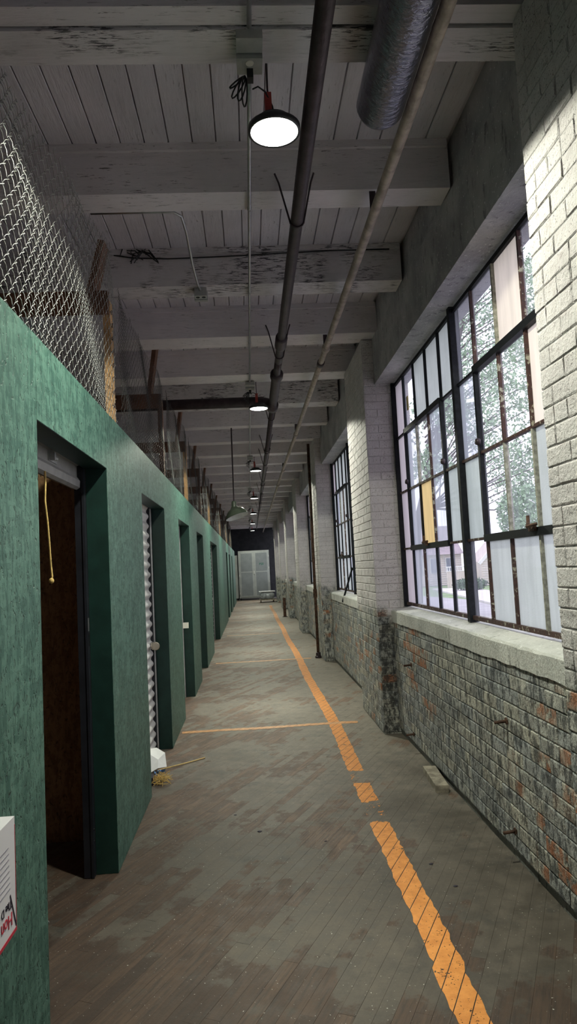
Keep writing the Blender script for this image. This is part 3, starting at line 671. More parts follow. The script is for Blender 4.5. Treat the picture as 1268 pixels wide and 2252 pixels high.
# padlocks
t = thing('padlock', 'round steel padlock on the white ribbed door', 'padlock', (LW-0.108, 6.27, 0.925), 'padlocks on the roll-up doors')
MB().lathe((LW-0.10, 6.28, 0.925), [(0, 0.018), (0.030, 0.018), (0.036, 0.012), (0.036, -0.012), (0.030, -0.018), (0, -0.018)], 20, (0.3, -0.9, 0)).build('lock_body', 'brass', t)
MB().tube([(LW-0.125, 6.27, 0.94), (LW-0.13, 6.25, 0.955), (LW-0.128, 6.22, 0.93), (LW-0.12, 6.25, 0.90)], 0.005, 6).build('shackle', 'brass', t)
t = thing('door_tag', 'pale square tag hooked on the latch of the third roll-up door', 'tag', (LW-0.09, 8.95, 0.90), 'padlocks on the roll-up doors')
MB().box(LW-0.115, LW-0.045, 8.93, 8.945, 0.86, 0.93).build('tag_plate', 'cream_plastic', t)
MB().tube([(LW-0.112, 8.937, 0.92), (LW-0.118, 8.937, 0.975), (LW-0.13, 8.937, 0.985), (LW-0.137, 8.937, 0.95)], 0.004, 6).build('hook', 'galvanised', t)
tag(MB().tube([(LW-0.012, 2.60, 0.342), (LW-0.012, 2.642, 0.343)], 0.0022, 6).lathe((LW-0.012, 2.642, 0.343), [(0, 0), (0.0065, 0), (0.0065, 0.002), (0, 0.002)], 10, (0, 1, 0)).build('bent_nail', 'galvanised', None, off=(LW-0.012, 2.60, 0.342)), 'steel nail sticking out of the near doorway edge', 'nail')

# ------------------------------------------------------------------ chain link above the wall
def link_mesh(width, h0, h1, seed):
    rr = random.Random(seed); mb = MB(); w = 0.0352; P = 0.0352; nW = int(width/w)
    rad = 0.0017 if seed == 5 else 0.0013
    for kx in range(nW):
        hgt = h0+(h1-h0)*kx/nW + rr.uniform(-.02, .02); n = int(hgt/P); pts = []
        for q in range(n+1):
            side = (q+kx) % 2
            x = kx*w + (w+0.004 if side else -0.004)
            z = q*P
            bulge = 0.012*math.sin(kx*0.22+z*3)+0.008*math.sin(z*9+kx*.1)
            s = 1 if side else -1
            pts.append((bulge+0.0035*s, x, z-0.003)); pts.append((bulge-0.0035*s, x-0.0015*s, z+0.006))
            pts.append((bulge, kx*w+w/2, z+P/2+0.002))
        mb.tube(pts, rad, 3, False)
    return mb
posts = [4.345+2.585*i for i in range(0, 11)]
LM = link_mesh(2.46, 0.90, 0.93, 2).mesh('wire_mesh', 'mesh_wire', smooth=True)
L1 = link_mesh(3.0, 0.74, 1.12, 5).mesh('wire_mesh', 'galvanised', smooth=True)
o = bpy.data.objects.new('chain_link_mesh', L1); C.objects.link(o); o.location = (LW-0.02, 1.33, TOPZ+0.012)
tag(o, 'near sagging chain-link mesh above the green wall at the left edge', 'chain-link mesh', 'chain-link mesh above the storage wall')
for i, y in enumerate(posts[:-1]):
    o = bpy.data.objects.new('chain_link_mesh', LM); C.objects.link(o); o.location = (LW-0.02-0.003*(i % 3), y+0.10, TOPZ+0.012)
    tag(o, 'chain-link mesh running on beyond the %s timber post' % ordinal(i), 'chain-link mesh', 'chain-link mesh above the storage wall')
for i, y in enumerate(posts):
    t = thing('timber_post', ('light new timber post with brown cross rail above the wall, nearest of its row' if i == 0 else '%s timber post with cross rail above the green wall' % ordinal(i)), 'timber post', (LW-0.05, y, TOPZ), 'timber posts above the storage wall')
    MB().box(LW-0.086, LW-0.042, y, y+0.085, TOPZ+0.012, 3.27).build('stud', 'fresh_lumber' if i % 2 == 0 else 'brown_lumber', t)
    MB().box(-3.2, LW-0.045, y-0.042, y-0.002, 3.18, 3.32).build('cross_rail', 'brown_lumber', t)
    MB().bar((-0.935, y+0.022, 3.24), (-0.835, y+0.022, 3.90 if i else 3.64), 0.04, 0.15, (0, 1, 0)).build('brace', 'brown_lumber', t)
    if i == 0:
        for q in range(8):
            z = 2.6+q*0.085
            MB().tube([(LW-0.044, y+0.0, z), (LW-0.03, y+0.015, z+0.02), (LW-0.038, y+0.03, z-0.005), (LW-0.03, y+0.005, z-0.012), (LW-0.044, y+0.02, z+0.01)], 0.0025, 4).build('wire_tie', 'dark_pipe', t)

# ------------------------------------------------------------------ lamps, socket boxes, conduit
t = thing('conduit', 'long thin steel conduit running along the ceiling to the end wall', 'conduit', (0.088, 1.0, 3.648))
cpts = [(0.092, -4.0, 3.648), (0.090, 2.58, 3.648)]
MB().tube(cpts, 0.0095, 10).build('conduit_tube', 'conduit_steel', t, True)
xx = lambda y: 0.092-0.0009*y
for a in range(0, 7):
    y0 = 2.79+5.2*a; y1 = 2.58+5.2*(a+1)
    if a == 6: y1 = 38.5
    MB().tube([(xx(y0), y0, 3.648), (xx(y1), y1, 3.648)], 0.0095, 8).build('conduit_tube', 'conduit_steel', t, True)
for y in (3.95, 5.2, 6.4, 9.1, 10.3, 11.6, 14.2, 16.8):
    MB().tube([(xx(y), y, 3.648), (xx(y), y+0.03, 3.648)], 0.0125, 8).build('coupling', 'conduit_steel', t, True)
LY = [2.87+5.2*i for i in range(7)]
LX = [0.186, 0.178, 0.178, 0.176, 0.172, 0.158, 0.162]
def socket_box(y):
    x = xx(y)
    t = thing('socket_box', '', 'socket box', (x, y, 3.64))
    MB().box(x-0.052, x+0.052, y-0.09, y-0.01, 3.618, 3.656).build('junction_box', 'grey_box', t)
    sb = MB().box(x-0.052, x+0.052, y-0.006, y+0.088, 3.598, 3.652).build('socket_body', 'grey_box', t)
    MB().lathe((x, y+0.02, 3.5975), [(0, -0.003), (0.016, -0.003), (0.017, 0)], 16).build('socket_face', 'cream_plastic', sb)
    MB().box(x-0.012, x+0.014, y+0.05, y+0.09, 3.56, 3.598).build('plug', 'black_cable', sb)
    mb = MB()
    for q in range(4):
        an = -0.5+q*0.33; L = 0.12+0.015*(q % 2)
        pts = []
        for s in range(13):
            f = s/12*2*math.pi; pts.append((x-0.02+math.sin(an-0.6)*L*(1-math.cos(f))/2*0.6+0.012*math.sin(f)*math.cos(an), y+0.07+0.012*math.sin(f)*q*0.4, 3.58-math.cos(an-0.6)*L*(1-math.cos(f))/2))
        mb.tube(pts, 0.0035, 5)
    mb.build('coiled_lead', 'black_cable', t, True)
    return t
def high_bay(x, y):
    z = 3.40
    t = thing('high_bay_lamp', '', 'lamp', (x, y, z))
    MB().lathe((x, y, z), [(0.098, 0.006), (0.106, 0.0), (0.112, 0.004), (0.112, 0.026), (0.10, 0.036), (0.075, 0.042), (0.07, 0.062), (0.035, 0.068), (0.0, 0.068)], 32).build('housing', 'lamp_black', t, True)
    MB().lathe((x, y, z), [(0.0, -0.001), (0.06, 0.0), (0.103, 0.004)], 32).build('lens', 'lamp_lens', t, True)
    hs = MB().box(x-0.035, x-0.005, y-0.004, y+0.004, z+0.06, z+0.185).build('hanging_strap', 'red_strap', t)
    MB().tube([(x-0.02, y, z+0.175), (x-0.02, y+0.012, z+0.21), (x-0.02, y+0.004, z+0.25), (x-0.02, y-0.03, z+0.3), (x-0.02, y-0.17, z+0.3)], 0.004, 6).build('hook', 'dark_pipe', hs, True)
    cx = xx(y)-x
    MB().tube([(x+cx+0.012, y-0.05, z+0.165), (x+cx+0.035, y-0.03, z+0.19), (x-0.03, y-0.01, z+0.18), (x-0.002, y+0.01, z+0.13), (x+0.006, y, z+0.06)], 0.0035, 6).build('power_lead', 'black_cable', t, True)
    sl = bpy.data.lights.new('led_light', 'SPOT'); sl.energy = LAMP_POWER; sl.color = LAMP_COL; sl.spot_size = math.radians(152); sl.spot_blend = 0.06; sl.shadow_soft_size = 0.07
    sl.use_nodes = True; nt = sl.node_tree; em = nt.nodes['Emission']       # LED panel: weaker towards its edge-on directions
    ge = nt.nodes.new('ShaderNodeNewGeometry'); sx = nt.nodes.new('ShaderNodeSeparateXYZ'); nt.links.new(ge.outputs['Incoming'], sx.inputs[0])
    ab = nt.nodes.new('ShaderNodeMath'); ab.operation = 'ABSOLUTE'; nt.links.new(sx.outputs[2], ab.inputs[0])
    ml = nt.nodes.new('ShaderNodeMath'); ml.operation = 'MULTIPLY_ADD'; ml.inputs[1].default_value = 0.72; ml.inputs[2].default_value = 0.28; nt.links.new(ab.outputs[0], ml.inputs[0]); nt.links.new(ml.outputs[0], em.inputs[1])
    so = bpy.data.objects.new('led_light', sl); C.objects.link(so); so.parent = t; so.location = (0, 0, -0.006)
    return t
llab = ['glaring round ceiling lamp nearest the camera, largest of the row', 'second glowing ceiling lamp, with red strap before the black cross pipe', 'third glowing ceiling lamp, just above right of the pendant shade', 'fourth glowing ceiling lamp, level with the pendant stem foot', 'fifth glowing ceiling lamp, beside the rim of the pendant shade', 'sixth glowing ceiling lamp, second from the end wall', 'farthest tiny glowing ceiling lamp before the dark end wall']
slab = ['grey socket box with coiled black lead on the nearest triple beam', 'socket box with coiled lead above the second lamp', 'socket box above the third lamp', 'socket box above the fourth lamp', 'socket box above the fifth lamp', 'socket box above the sixth lamp', 'socket box above the farthest lamp']
l0 = high_bay(LX[0], LY[0]); l0['label'] = llab[0]; l0['group'] = 'round lamps along the ceiling'
s0 = socket_box(2.69); s0['label'] = slab[0]; s0['group'] = 'socket boxes on the conduit'
for i in range(1, 7):
    copy_tree(l0, (LX[i], LY[i], 3.40), llab[i], 'round lamps along the ceiling')
    copy_tree(s0, (xx(2.69+5.2*i), 2.69+5.2*i, 3.64), slab[i], 'socket boxes on the conduit')
# twin-socket drop on the second joist
t = thing('drop_cable', 'grey flexible cable dropping to a small twin-socket box', 'cable', (-0.30, 4.03, 3.66))
MB().tube([(-0.84, 4.028, 3.672), (-0.45, 4.028, 3.672), (-0.36, 4.03, 3.67), (-0.315, 4.06, 3.66), (-0.30, 4.2, 3.635), (-0.295, 4.6, 3.60), (-0.285, 4.95, 3.61), (-0.28, 5.13, 3.645)], 0.0085, 8).build('cable_sheath', 'conduit_steel', t, True)
t = thing('twin_socket', 'small grey box with two round holes under the rough joist', 'socket box', (-0.28, 5.2, 3.63))
MB().box(-0.325, -0.235, 5.135, 5.20, 3.60, 3.664).build('box_body', 'grey_box', t)
MB().box(-0.33, -0.23, 5.20, 5.232, 3.592, 3.664).build('face_plate', 'grey_box', t)
for dx in (-0.022, 0.022): MB().lathe((-0.28+dx, 5.165, 3.5995), [(0, -0.001), (0.014, -0.001), (0.016, 0.001)], 12).build('socket_hole', 'black_paint', t)
# thin cable along the rough joist
tag(MB().tube([(-0.9, 5.085, 3.905), (-0.75, 5.085, 3.88), (-0.5, 5.085, 3.868), (-0.2, 5.085, 3.873), (0.1, 5.085, 3.88), (0.35, 5.085, 3.89), (0.7, 5.085, 3.90), (1.15, 5.085, 3.90)], 0.005, 6).build('sagging_cable', 'black_cable', None, True, off=(0, 5.085, 3.9)), 'thin cable sagging across the face of the rough joist', 'cable')
mb = MB()
for q in range(14):
    a = R.uniform(-.1, .1); mb.tube([(-0.74+a, 5.075, 3.93+R.uniform(-.02, .02)), (-0.72+a+R.uniform(-.05, .05), 5.07, 3.90+R.uniform(-.03, .03)), (-0.70+a+R.uniform(-.08, .08), 5.075, 3.87+R.uniform(-.04, .03))], 0.004, 4)
tag(mb.build('torn_netting', 'black_cable', None, off=(-0.74, 5.08, 3.9)), 'torn black netting stuck on the rough joist near the timber brace', 'netting')
# pendant shade
PXc, PYc = -0.205, 10.42
t = thing('pendant_lamp', 'tilted dark green enamel pendant shade on a long stem', 'pendant lamp', (PXc, PYc, 3.665))
MB().tube([(-0.196, PYc, 3.668), (PXc, PYc, 2.56)], 0.010, 8).build('stem', 'dark_pipe', t, True)
axp = Vector((-0.30, 0.14, 1)).normalized(); cc = Vector((PXc+0.035, PYc, 2.36))
MB().lathe(Vector((PXc, PYc, 2.47)), [(0.0, 0.10), (0.03, 0.10), (0.036, 0.08), (0.036, 0.02), (0.045, 0.0), (0.03, -0.03)], 16).build('socket_neck', 'green_enamel', t, True)
pr = [(0.045, 0.135), (0.055, 0.12), (0.075, 0.10), (0.12, 0.075), (0.155, 0.03), (0.172, -0.02), (0.178, -0.024)]
MB().lathe(cc, pr, 32, axp).build('shade', 'green_enamel', t, True)
MB().lathe(cc, [(r_-0.004, z_-0.004) for r_, z_ in pr], 32, axp).build('shade_lining', 'white_enamel', t, True)

# ------------------------------------------------------------------ pipes
t = thing('sprinkler_pipe', 'dark sprinkler main hung in rod hangers with a tee and branch', 'pipe', (0.345, 1, 3.47))
X1, Z1 = 0.345, 3.475
def pt(y): return (0.343+0.0006*y, y, Z1)
MB().tube([pt(0.2), pt(6.45)], 0.036, 16).build('main_pipe', 'dark_pipe', t, True)
MB().tube([pt(5.75), pt(5.79), pt(5.98), pt(6.02)], [0.047, 0.052, 0.052, 0.047], 16).build('pipe_coupling', 'dark_pipe', t, True)
MB().tube([pt(6.85), pt(6.89), pt(6.97), pt(7.02), pt(7.03), pt(7.85), pt(7.88), pt(8.2), pt(8.205), pt(8.36)], [0.05, 0.066, 0.066, 0.058, 0.05, 0.052, 0.048, 0.048, 0.068, 0.068], 16).build('pipe_tee', 'dark_pipe', t, True)
MB().tube([pt(6.45), pt(6.86)], 0.036, 16).build('main_pipe', 'dark_pipe', t, True)
MB().tube([pt(8.35), pt(17.5)], 0.034, 14).build('main_pipe', 'dark_pipe', t, True)
MB().tube([pt(17.5), pt(33.8)], 0.024, 10).build('main_pipe', 'dark_pipe', t, True)
MB().tube([(0.33, 8.285, 3.50), (0.22, 8.285, 3.535), (-4.4, 8.285, 3.54)], 0.062, 18).build('branch_pipe', 'dark_pipe', t, True)
for y in (11.3, 16.0): MB().tube([pt(y), pt(y+0.12)], 0.044, 12).build('pipe_coupling', 'dark_pipe', t, True)
for y in (3.81, 6.28, 8.95, 11.54, 12.88, 15.3, 18.06, 20.6, 23.18):
    r_ = 0.04 if y < 17 else 0.03; c0 = Vector(pt(y-0.03))
    pts = [(c0.x-0.11, y-0.012, 3.76), (c0.x-0.09, y-0.02, 3.70)] + [tuple(c0+Vector((-math.cos(a)*r_, 0, -math.sin(a)*r_))) for a in [i*math.pi/8 for i in range(0, 9)]] + [(c0.x+0.09, y-0.02, 3.70), (c0.x+0.11, y-0.012, 3.76)]
    MB().tube(pts, 0.0055, 6).build('rod_hanger', 'dark_pipe', t, True)
t = thing('ceiling_pipe', 'pale tan pipe running beside the window wall under the joists', 'pipe', (0.77, 1, 3.53))
Pp = [(0.80, 0.2, 3.53), (0.795, 3.1, 3.53), (0.776, 6.5, 3.53), (0.764, 10.5, 3.53), (0.748, 14, 3.54), (0.74, 16.6, 3.54), (0.745, 24, 3.545), (0.75, 38.5, 3.55)]
MB().tube(Pp, 0.028, 14).build('pipe_run', 'tan_pipe', t, True)
for y, x_ in ((6.28, .778), (6.75, .776), (10.4, .764), (14.2, .75), (16.8, .745)):
    MB().tube([(x_, y-0.05, 3.53), (x_, y+0.05, 3.53)], 0.036, 14).build('pipe_collar', 'tan_pipe' if y != 6.75 else 'dark_pipe', t, True)
for y, x_ in ((3.83, .79), (6.3, .778), (10.3, .765), (14.17, .75)):
    MB().box(x_-0.018, x_+0.018, y, y+0.006, 3.55, 3.70).build('pipe_strap', 'dark_pipe', t)
tag(MB().tube([(0.655, 0.4, 3.535), (0.655, 1.4, 3.535), (0.655, 2.2, 3.535), (0.655, 2.9, 3.535), (0.655, 2.93, 3.535)], [0.104, 0.106, 0.105, 0.104, 0.09], 28).build('foil_duct', 'foil_jacket', None, True, off=(0.665, 0.4, 3.535)), 'thick crinkled foil-wrapped duct overhead beside the tan pipe', 'duct')
# rusty standpipe and post
t = thing('standpipe', 'thin rusty vertical pipe on a floor flange before a pier', 'pipe', (1.075, 12.05, 0))
MB().tube([(1.072, 12.05, 0.0), (1.074, 12.05, 1.3), (1.086, 12.05, 3.664)], 0.024, 12).build('riser', 'rust', t, True)
MB().lathe((1.072, 12.05, 0), [(0.0, 0.0), (0.055, 0.0), (0.055, 0.03), (0.042, 0.04), (0.038, 0.09), (0.025, 0.095)], 16).build('flange', 'dark_pipe', t)
MB().tube([(1.073, 12.05, 1.02), (1.073, 12.05, 1.16)], 0.033, 12).build('pipe_clamp', 'rust', t)
t = thing('steel_post', 'short brown steel guard post standing by the far piers', 'post', (1.01, 22.5, 0))
MB().box(0.965, 1.055, 22.45, 22.54, 0.01, 0.60).build('post_shaft', 'rust', t); MB().box(0.93, 1.09, 22.41, 22.58, 0.0, 0.012).build('base_plate', 'dark_pipe', t)
# anchors in the spandrel
for (y, z, lb) in ((3.63, 0.709, 'rusty anchor bolt sticking from the brick beside the orange bare bricks'), (3.615, 0.166, 'rusty anchor bolt low in the spandrel over the floor edge'), (5.86, 0.134, 'rusty anchor bolt near the floor by the far pier'), (5.79, 0.706, 'small anchor bolt below the sill by the far pier')):
    t = thing('anchor_bolt', lb, 'bolt', (SX-0.02, y, z), 'rusty anchors in the spandrel')
    MB().tube([(SX-0.075, y-0.005, z-0.004), (SX-0.004, y, z)], 0.0085, 8).build('bolt_shank', 'rust', t, True)
    MB().lathe((SX-0.012, y, z), [(0, -0.004), (0.018, -0.004), (0.018, 0.002)], 6, (1, 0, 0)).build('nut', 'rust', t)

# ------------------------------------------------------------------ floor markings
def strip(mb, pts, w, z=0.0012):
    vs = []; n = len(pts)
    for i, (x_, y_) in enumerate(pts):
        a = Vector(pts[max(i-1, 0)]); b = Vector(pts[min(i+1, n-1)]); d = (b-a).normalized(); nn = Vector((d.y, -d.x))
        e1, e2 = R.uniform(-.006, .006), R.uniform(-.006, .006)
        vs += [(x_-nn.x*(w/2+e1), y_-nn.y*(w/2+e1), z), (x_+nn.x*(w/2+e2), y_+nn.y*(w/2+e2), z)]
    mb.add(vs, [(2*i, 2*i+1, 2*i+3, 2*i+2) for i in range(n-1)])
mb = MB(); ptsl = []
y = 1.5
while y < 30:
    ptsl.append((0.685+0.01*math.sin(y*1.1)+min(0.055, max(0, (y-2.4))*0.012)+(-0.012 if y < 2.8 else 0), y)); y += 0.04 if y < 8 else 0.15
strip(mb, ptsl, 0.115); o = mb.build('painted_line', 'line_paint'); tag(o, 'long worn orange safety line painted down the corridor floor', 'floor marking', kind=ST)
for i, (y, x0, x1) in enumerate(((7.05, -0.74, 0.98), (12.07, -0.66, 0.95), (17.0, -0.64, 0.60), (21.85, -0.72, 0.5), (27.0, -0.7, 0.5))):
    mb = MB(); strip(mb, [(x0+(x1-x0)*q/50, y+0.01*math.sin(q*.2)) for q in range(51)], 0.095, 0.0018)
    o = mb.build('painted_line', 'line_paint_faded'); tag(o, '%s thin orange line painted across the corridor floor' % ordinal(i), 'floor marking', 'thin orange cross lines', ST)
# small things on the floor
def rock(c, s, mat='ink_black'):
    mb = MB(); vs = []; fs = []
    for i in range(4):
        rr_ = (0.55, 1.0, 0.8, 0.3)[i]*s; z = (0, .25, .6, .8)[i]*s*0.7
        for j in range(7): vs.append((c[0]+rr_*math.cos(j*.9)*R.uniform(.7, 1.3)*1.4, c[1]+rr_*math.sin(j*.9)*R.uniform(.7, 1.3), z))
    for i in range(3):
        for j in range(7): fs.append((i*7+j, i*7+(j+1) % 7, (i+1)*7+(j+1) % 7, (i+1)*7+j))
    fs.append(tuple(21+j for j in range(7)))
    mb.add(vs, fs); return mb.build('dirt_lump', mat, None, off=(c[0], c[1], 0))
for (cx, cy, s_, lb) in ((0.85, 3.70, 0.008, 'dark lump beside the right edge of the orange line, nearer the brick timber'), (0.90, 3.44, 0.008, 'dark lump right of the orange line, nearer the camera'), (-0.02, 4.32, 0.010, 'blackish lump on the bare floor mid-corridor'), (-0.17, 4.63, 0.007, 'small dark lump by the scratched floor patch'), (0.35, 4.1, 0.006, 'tiny dark crumb just left of the orange line')):
    tag(rock((cx, cy), s_), lb, 'dirt lump', 'dark lumps on the floor')
t = thing('timber_block', 'short weathered timber block lying against the spandrel foot', 'timber block', (1.22, 5.0, 0))
mb = MB(); mb.prism([(1.165, 4.79), (1.25, 4.775), (1.282, 5.24), (1.192, 5.255)], 0.0, 0.048, 'z'); mb.build('block', 'weathered_wood', t)
t = thing('scrap_stick', 'thin curved straw-coloured stick on the floor by the white door', 'stick', (-0.62, 5.9, 0))
MB().tube([(-0.79, 5.68, 0.03), (-0.68, 5.83, 0.014), (-0.58, 5.93, 0.008), (-0.455, 6.05, 0.006)], 0.0055, 6).build('stick', 'straw_wood', t, True)
t = thing('plastic_scrap', 'crumpled white plastic sheet poking from the second doorway', 'plastic sheet', (-0.82, 5.75, 0))
mb = MB(); mb.add([(-0.90, 5.62, 0.0), (-0.79, 5.66, 0.05), (-0.735, 5.76, 0.03), (-0.76, 5.88, 0.11), (-0.83, 5.90, 0.15), (-0.92, 5.80, 0.16), (-0.80, 5.76, 0.09)], [(0, 1, 6), (1, 2, 6), (2, 3, 6), (3, 4, 6), (4, 5, 6), (5, 0, 6)]); mb.build('sheet', 'white_plastic', t)
t = thing('rag_bundle', 'small tangle of blue plastic and frayed yellow fibres by the green wall end', 'scrap', (-0.78, 5.42, 0))
mb = MB()
for q in range(46):
    a = (-0.80+R.uniform(0, .05), 5.42+R.uniform(-.08, .05), R.uniform(0.006, .05)); mb.tube([a, (a[0]+R.uniform(.0, .08), a[1]+R.uniform(-.04, .06), R.uniform(.005, .08)), (a[0]+R.uniform(.03, .12), a[1]+R.uniform(-.05, .08), R.uniform(.004, .05))], 0.0022, 4)
mb.build('frayed_fibre', 'yellow_rope', t, kind='stuff')
mb = MB()
for q in range(7):
    a = Vector((-0.80+R.uniform(0, .05), 5.44+R.uniform(-.05, .05), 0.02+R.uniform(0, .05))); mb.add([a, a+Vector((.04, .01, .02)), a+Vector((.03, .04, -.015)), a+Vector((-.01, .03, .01))], [(0, 1, 2, 3)])
mb.build('plastic_shred', 'blue_plastic', t)
MB().box(-0.86, -0.79, 5.38, 5.5, 0.003, 0.055).build('dark_rag', 'ink_black', t)

# ------------------------------------------------------------------ far end
t = thing('steel_cabinet', 'tall grey steel cabinet with four door panels and stencilled P20', 'cabinet', (0.1, 36.0, 0))
cx0, cx1, cy, cz0, cz1 = -0.62, 0.95, 36.0, 0.11, 2.50
MB().box(cx0, cx1, cy, cy+1.2, cz0, cz1).build('cabinet_body', 'cabinet_frame', t)
mid = (cx0+cx1)/2; zm = 1.42
for (a, b) in ((cx0+0.06, mid-0.03), (mid+0.03, cx1-0.06)):
    d = MB().box(a, b, cy-0.03, cy-0.002, cz0+0.07, cz1-0.07).build('cabinet_door', 'cabinet_frame', t)
    for (z0, z1) in ((cz0+0.12, zm-0.03), (zm+0.03, cz1-0.13)):
        MB().box(a+0.06, b-0.06, cy-0.036, cy-0.0301, z0, z1).build('door_panel', 'cabinet_grey', d)
    MB().box(a+0.04, b-0.04, cy-0.0405, cy-0.0302, zm-0.02, zm+0.01).build('door_rail', 'cabinet_frame', d)
MB().box(mid-0.035, mid+0.035, cy-0.06, cy-0.031, zm-0.10, zm+0.05).build('door_hasp', 'galvanised', t)
for (xa, zz) in ((cx0+0.03, 0.35), (cx0+0.03, 1.25), (cx1-0.03, 0.9), (cx1-0.03, 1.6), (cx1-0.03, 2.2)): MB().box(xa-0.02, xa+0.02, cy-0.05, cy-0.001, zz-0.05, zz+0.05).build('hinge', 'galvanised', t)
for xa in (cx0+.05, cx1-.05):
    for yy in (cy+.05, cy+1.15): MB().box(xa-.04, xa+.04, yy-.04, yy+.04, 0.0, cz0).build('foot', 'black_paint', t)
def text(s, size, mat, loc, rot, parent=None, nm='lettering'):
    cu = bpy.data.curves.new(nm, 'FONT'); cu.body = s; cu.size = size; cu.extrude = 0.0006; cu.align_x = 'LEFT'; cu.materials.append(M[mat])
    o = bpy.data.objects.new(nm, cu); C.objects.link(o); o.rotation_euler = rot
    if parent is not None: o.parent = parent; o.location = Vector(loc)-parent.location
    else: o.location = loc
    if size > 0.1: cu.offset = 0.004
    bpy.context.view_layer.update()
    me = bpy.data.meshes.new_from_object(o.evaluated_get(bpy.context.evaluated_depsgraph_get())); me.name = nm
    m = bpy.data.objects.new(nm, me); C.objects.link(m); m.rotation_euler = rot; m.parent = o.parent; m.location = o.location
    bpy.data.objects.remove(o); bpy.data.curves.remove(cu); m['kind'] = 'stuff'
    return m
text('P20', 0.15, 'dark_green_ink', (0.43, cy-0.0375, 1.755), (math.pi/2, 0, 0), t)
t = thing('steel_cabinet', 'lower grey steel cabinet half hidden behind the green wall end', 'cabinet', (-1.3, 36.1, 0))
MB().box(-1.9, -0.66, 36.15, 37.3, 0.11, 2.29).build('cabinet_body', 'cabinet_frame', t)
for (z0, z1) in ((0.22, 1.27), (1.33, 2.15)): MB().box(-1.8, -0.80, 36.135, 36.149, z0, z1).build('door_panel', 'cabinet_grey', t)
for xa in (-1.85, -.71): MB().box(xa-.04, xa+.04, 36.2, 36.3, 0.0, 0.11).build('foot', 'black_paint', t)
# cart with wrapped bundle
t = thing('dolly', 'low wooden dolly on casters before the grey cabinet', 'dolly', (0.7, 33.0, 0), None)
MB().box(0.34, 1.05, 32.7, 33.5, 0.10, 0.15).build('deck', 'weathered_wood', t)
for xa in (.40, .99):
    for yy in (32.76, 33.44): MB().lathe((xa-.02, yy, 0.05), [(0, 0), (.05, 0), (.05, .04), (0, .04)], 14, (1, 0, 0)).build('caster', 'rust', t)
t = thing('wrapped_bundle', 'grey bundle in crinkled stretch film under a white board on the dolly', 'bundle', (0.7, 33.0, 0.15))
mb = MB(); n = 20; vs = []; fs = []
for q in range(9):
    yq = 32.74+q*0.09
    for j in range(n):
        a = 2*math.pi*j/n; ca, sa = math.cos(a), math.sin(a)
        sx = abs(ca)**0.6*(1 if ca > 0 else -1)*0.33; sz = abs(sa)**0.6*(1 if sa > 0 else -1)*0.155
        vs.append((0.695+sx*R.uniform(.93, 1.04), yq, 0.312+sz*R.uniform(.92, 1.03)))
for q in range(8):
    for j in range(n): fs.append((q*n+j, q*n+(j+1) % n, (q+1)*n+(j+1) % n, (q+1)*n+j))
fs += [tuple(range(n-1, -1, -1)), tuple(range(8*n, 9*n))]
mb.add(vs, fs); mb.build('film_wrap', 'wrap_film', t, True)
MB().box(0.33, 1.07, 32.68, 33.52, 0.478, 0.505).build('top_board', 'white_enamel', t)

# ------------------------------------------------------------------ cardboard box at the left edge
t = thing('carton', 'white printed carton with red edge at the left border', 'box', (-0.68, 1.6, 0.68))
bx0, bx1, by0, by1, bz0, bz1 = -0.755, -0.622, 1.32, 1.865, 0.688, 0.962
MB().box(bx0, bx1, by0, by1, bz0, bz1).build('carton_body', 'box_white', t)
MB().box(bx1-0.004, bx1+0.0008, by0, by1+0.0006, bz0-0.0005, bz0+0.008).build('red_edge', 'box_red', t)
MB().box(bx1-0.002, bx1+0.0006, by1-0.002, by1+0.0008, bz0, bz1-0.02).build('red_edge', 'box_red', t)
MB().bar((bx1+0.0006, 1.862, bz0+0.012), (bx1+0.0006, 1.822, bz0+0.10), 0.0012, 0.005, (0, 1, 1)).build('flap_stripe', 'ink_black', t)  # thin black stripe laid diagonally on the carton side
FR = Matrix(((0, 0, 1), (-1, 0, 0), (0, -1, 0))).to_euler()
text('Hon', 0.045, 'box_red', (bx1+0.0008, 1.835, bz0+0.058), FR, t)
text('The D', 0.028, 'ink_black', (bx1+0.0008, 1.832, bz0+0.088), FR, t)
mb = MB()
for q in range(8): mb.box(bx1, bx1+0.0008, 1.80-0.2-R.uniform(0, .05), 1.822-q*0.001, bz0+0.115+q*0.014, bz0+0.1175+q*0.014)
mb.build('small_print', 'box_grey_ink', t)
t = thing('crate', 'plain wooden crate under the carton, outside the picture', 'crate', (-0.69, 1.3, 0))
for zz in range(4): MB().box(-0.752, -0.64, 1.22, 1.44, 0.0+zz*0.172, 0.166+zz*0.172).build('slat', 'weathered_wood', t)
MB().box(-0.75, -0.64, 1.22, 1.44, 0.68, 0.688).build('top', 'weathered_wood', t)

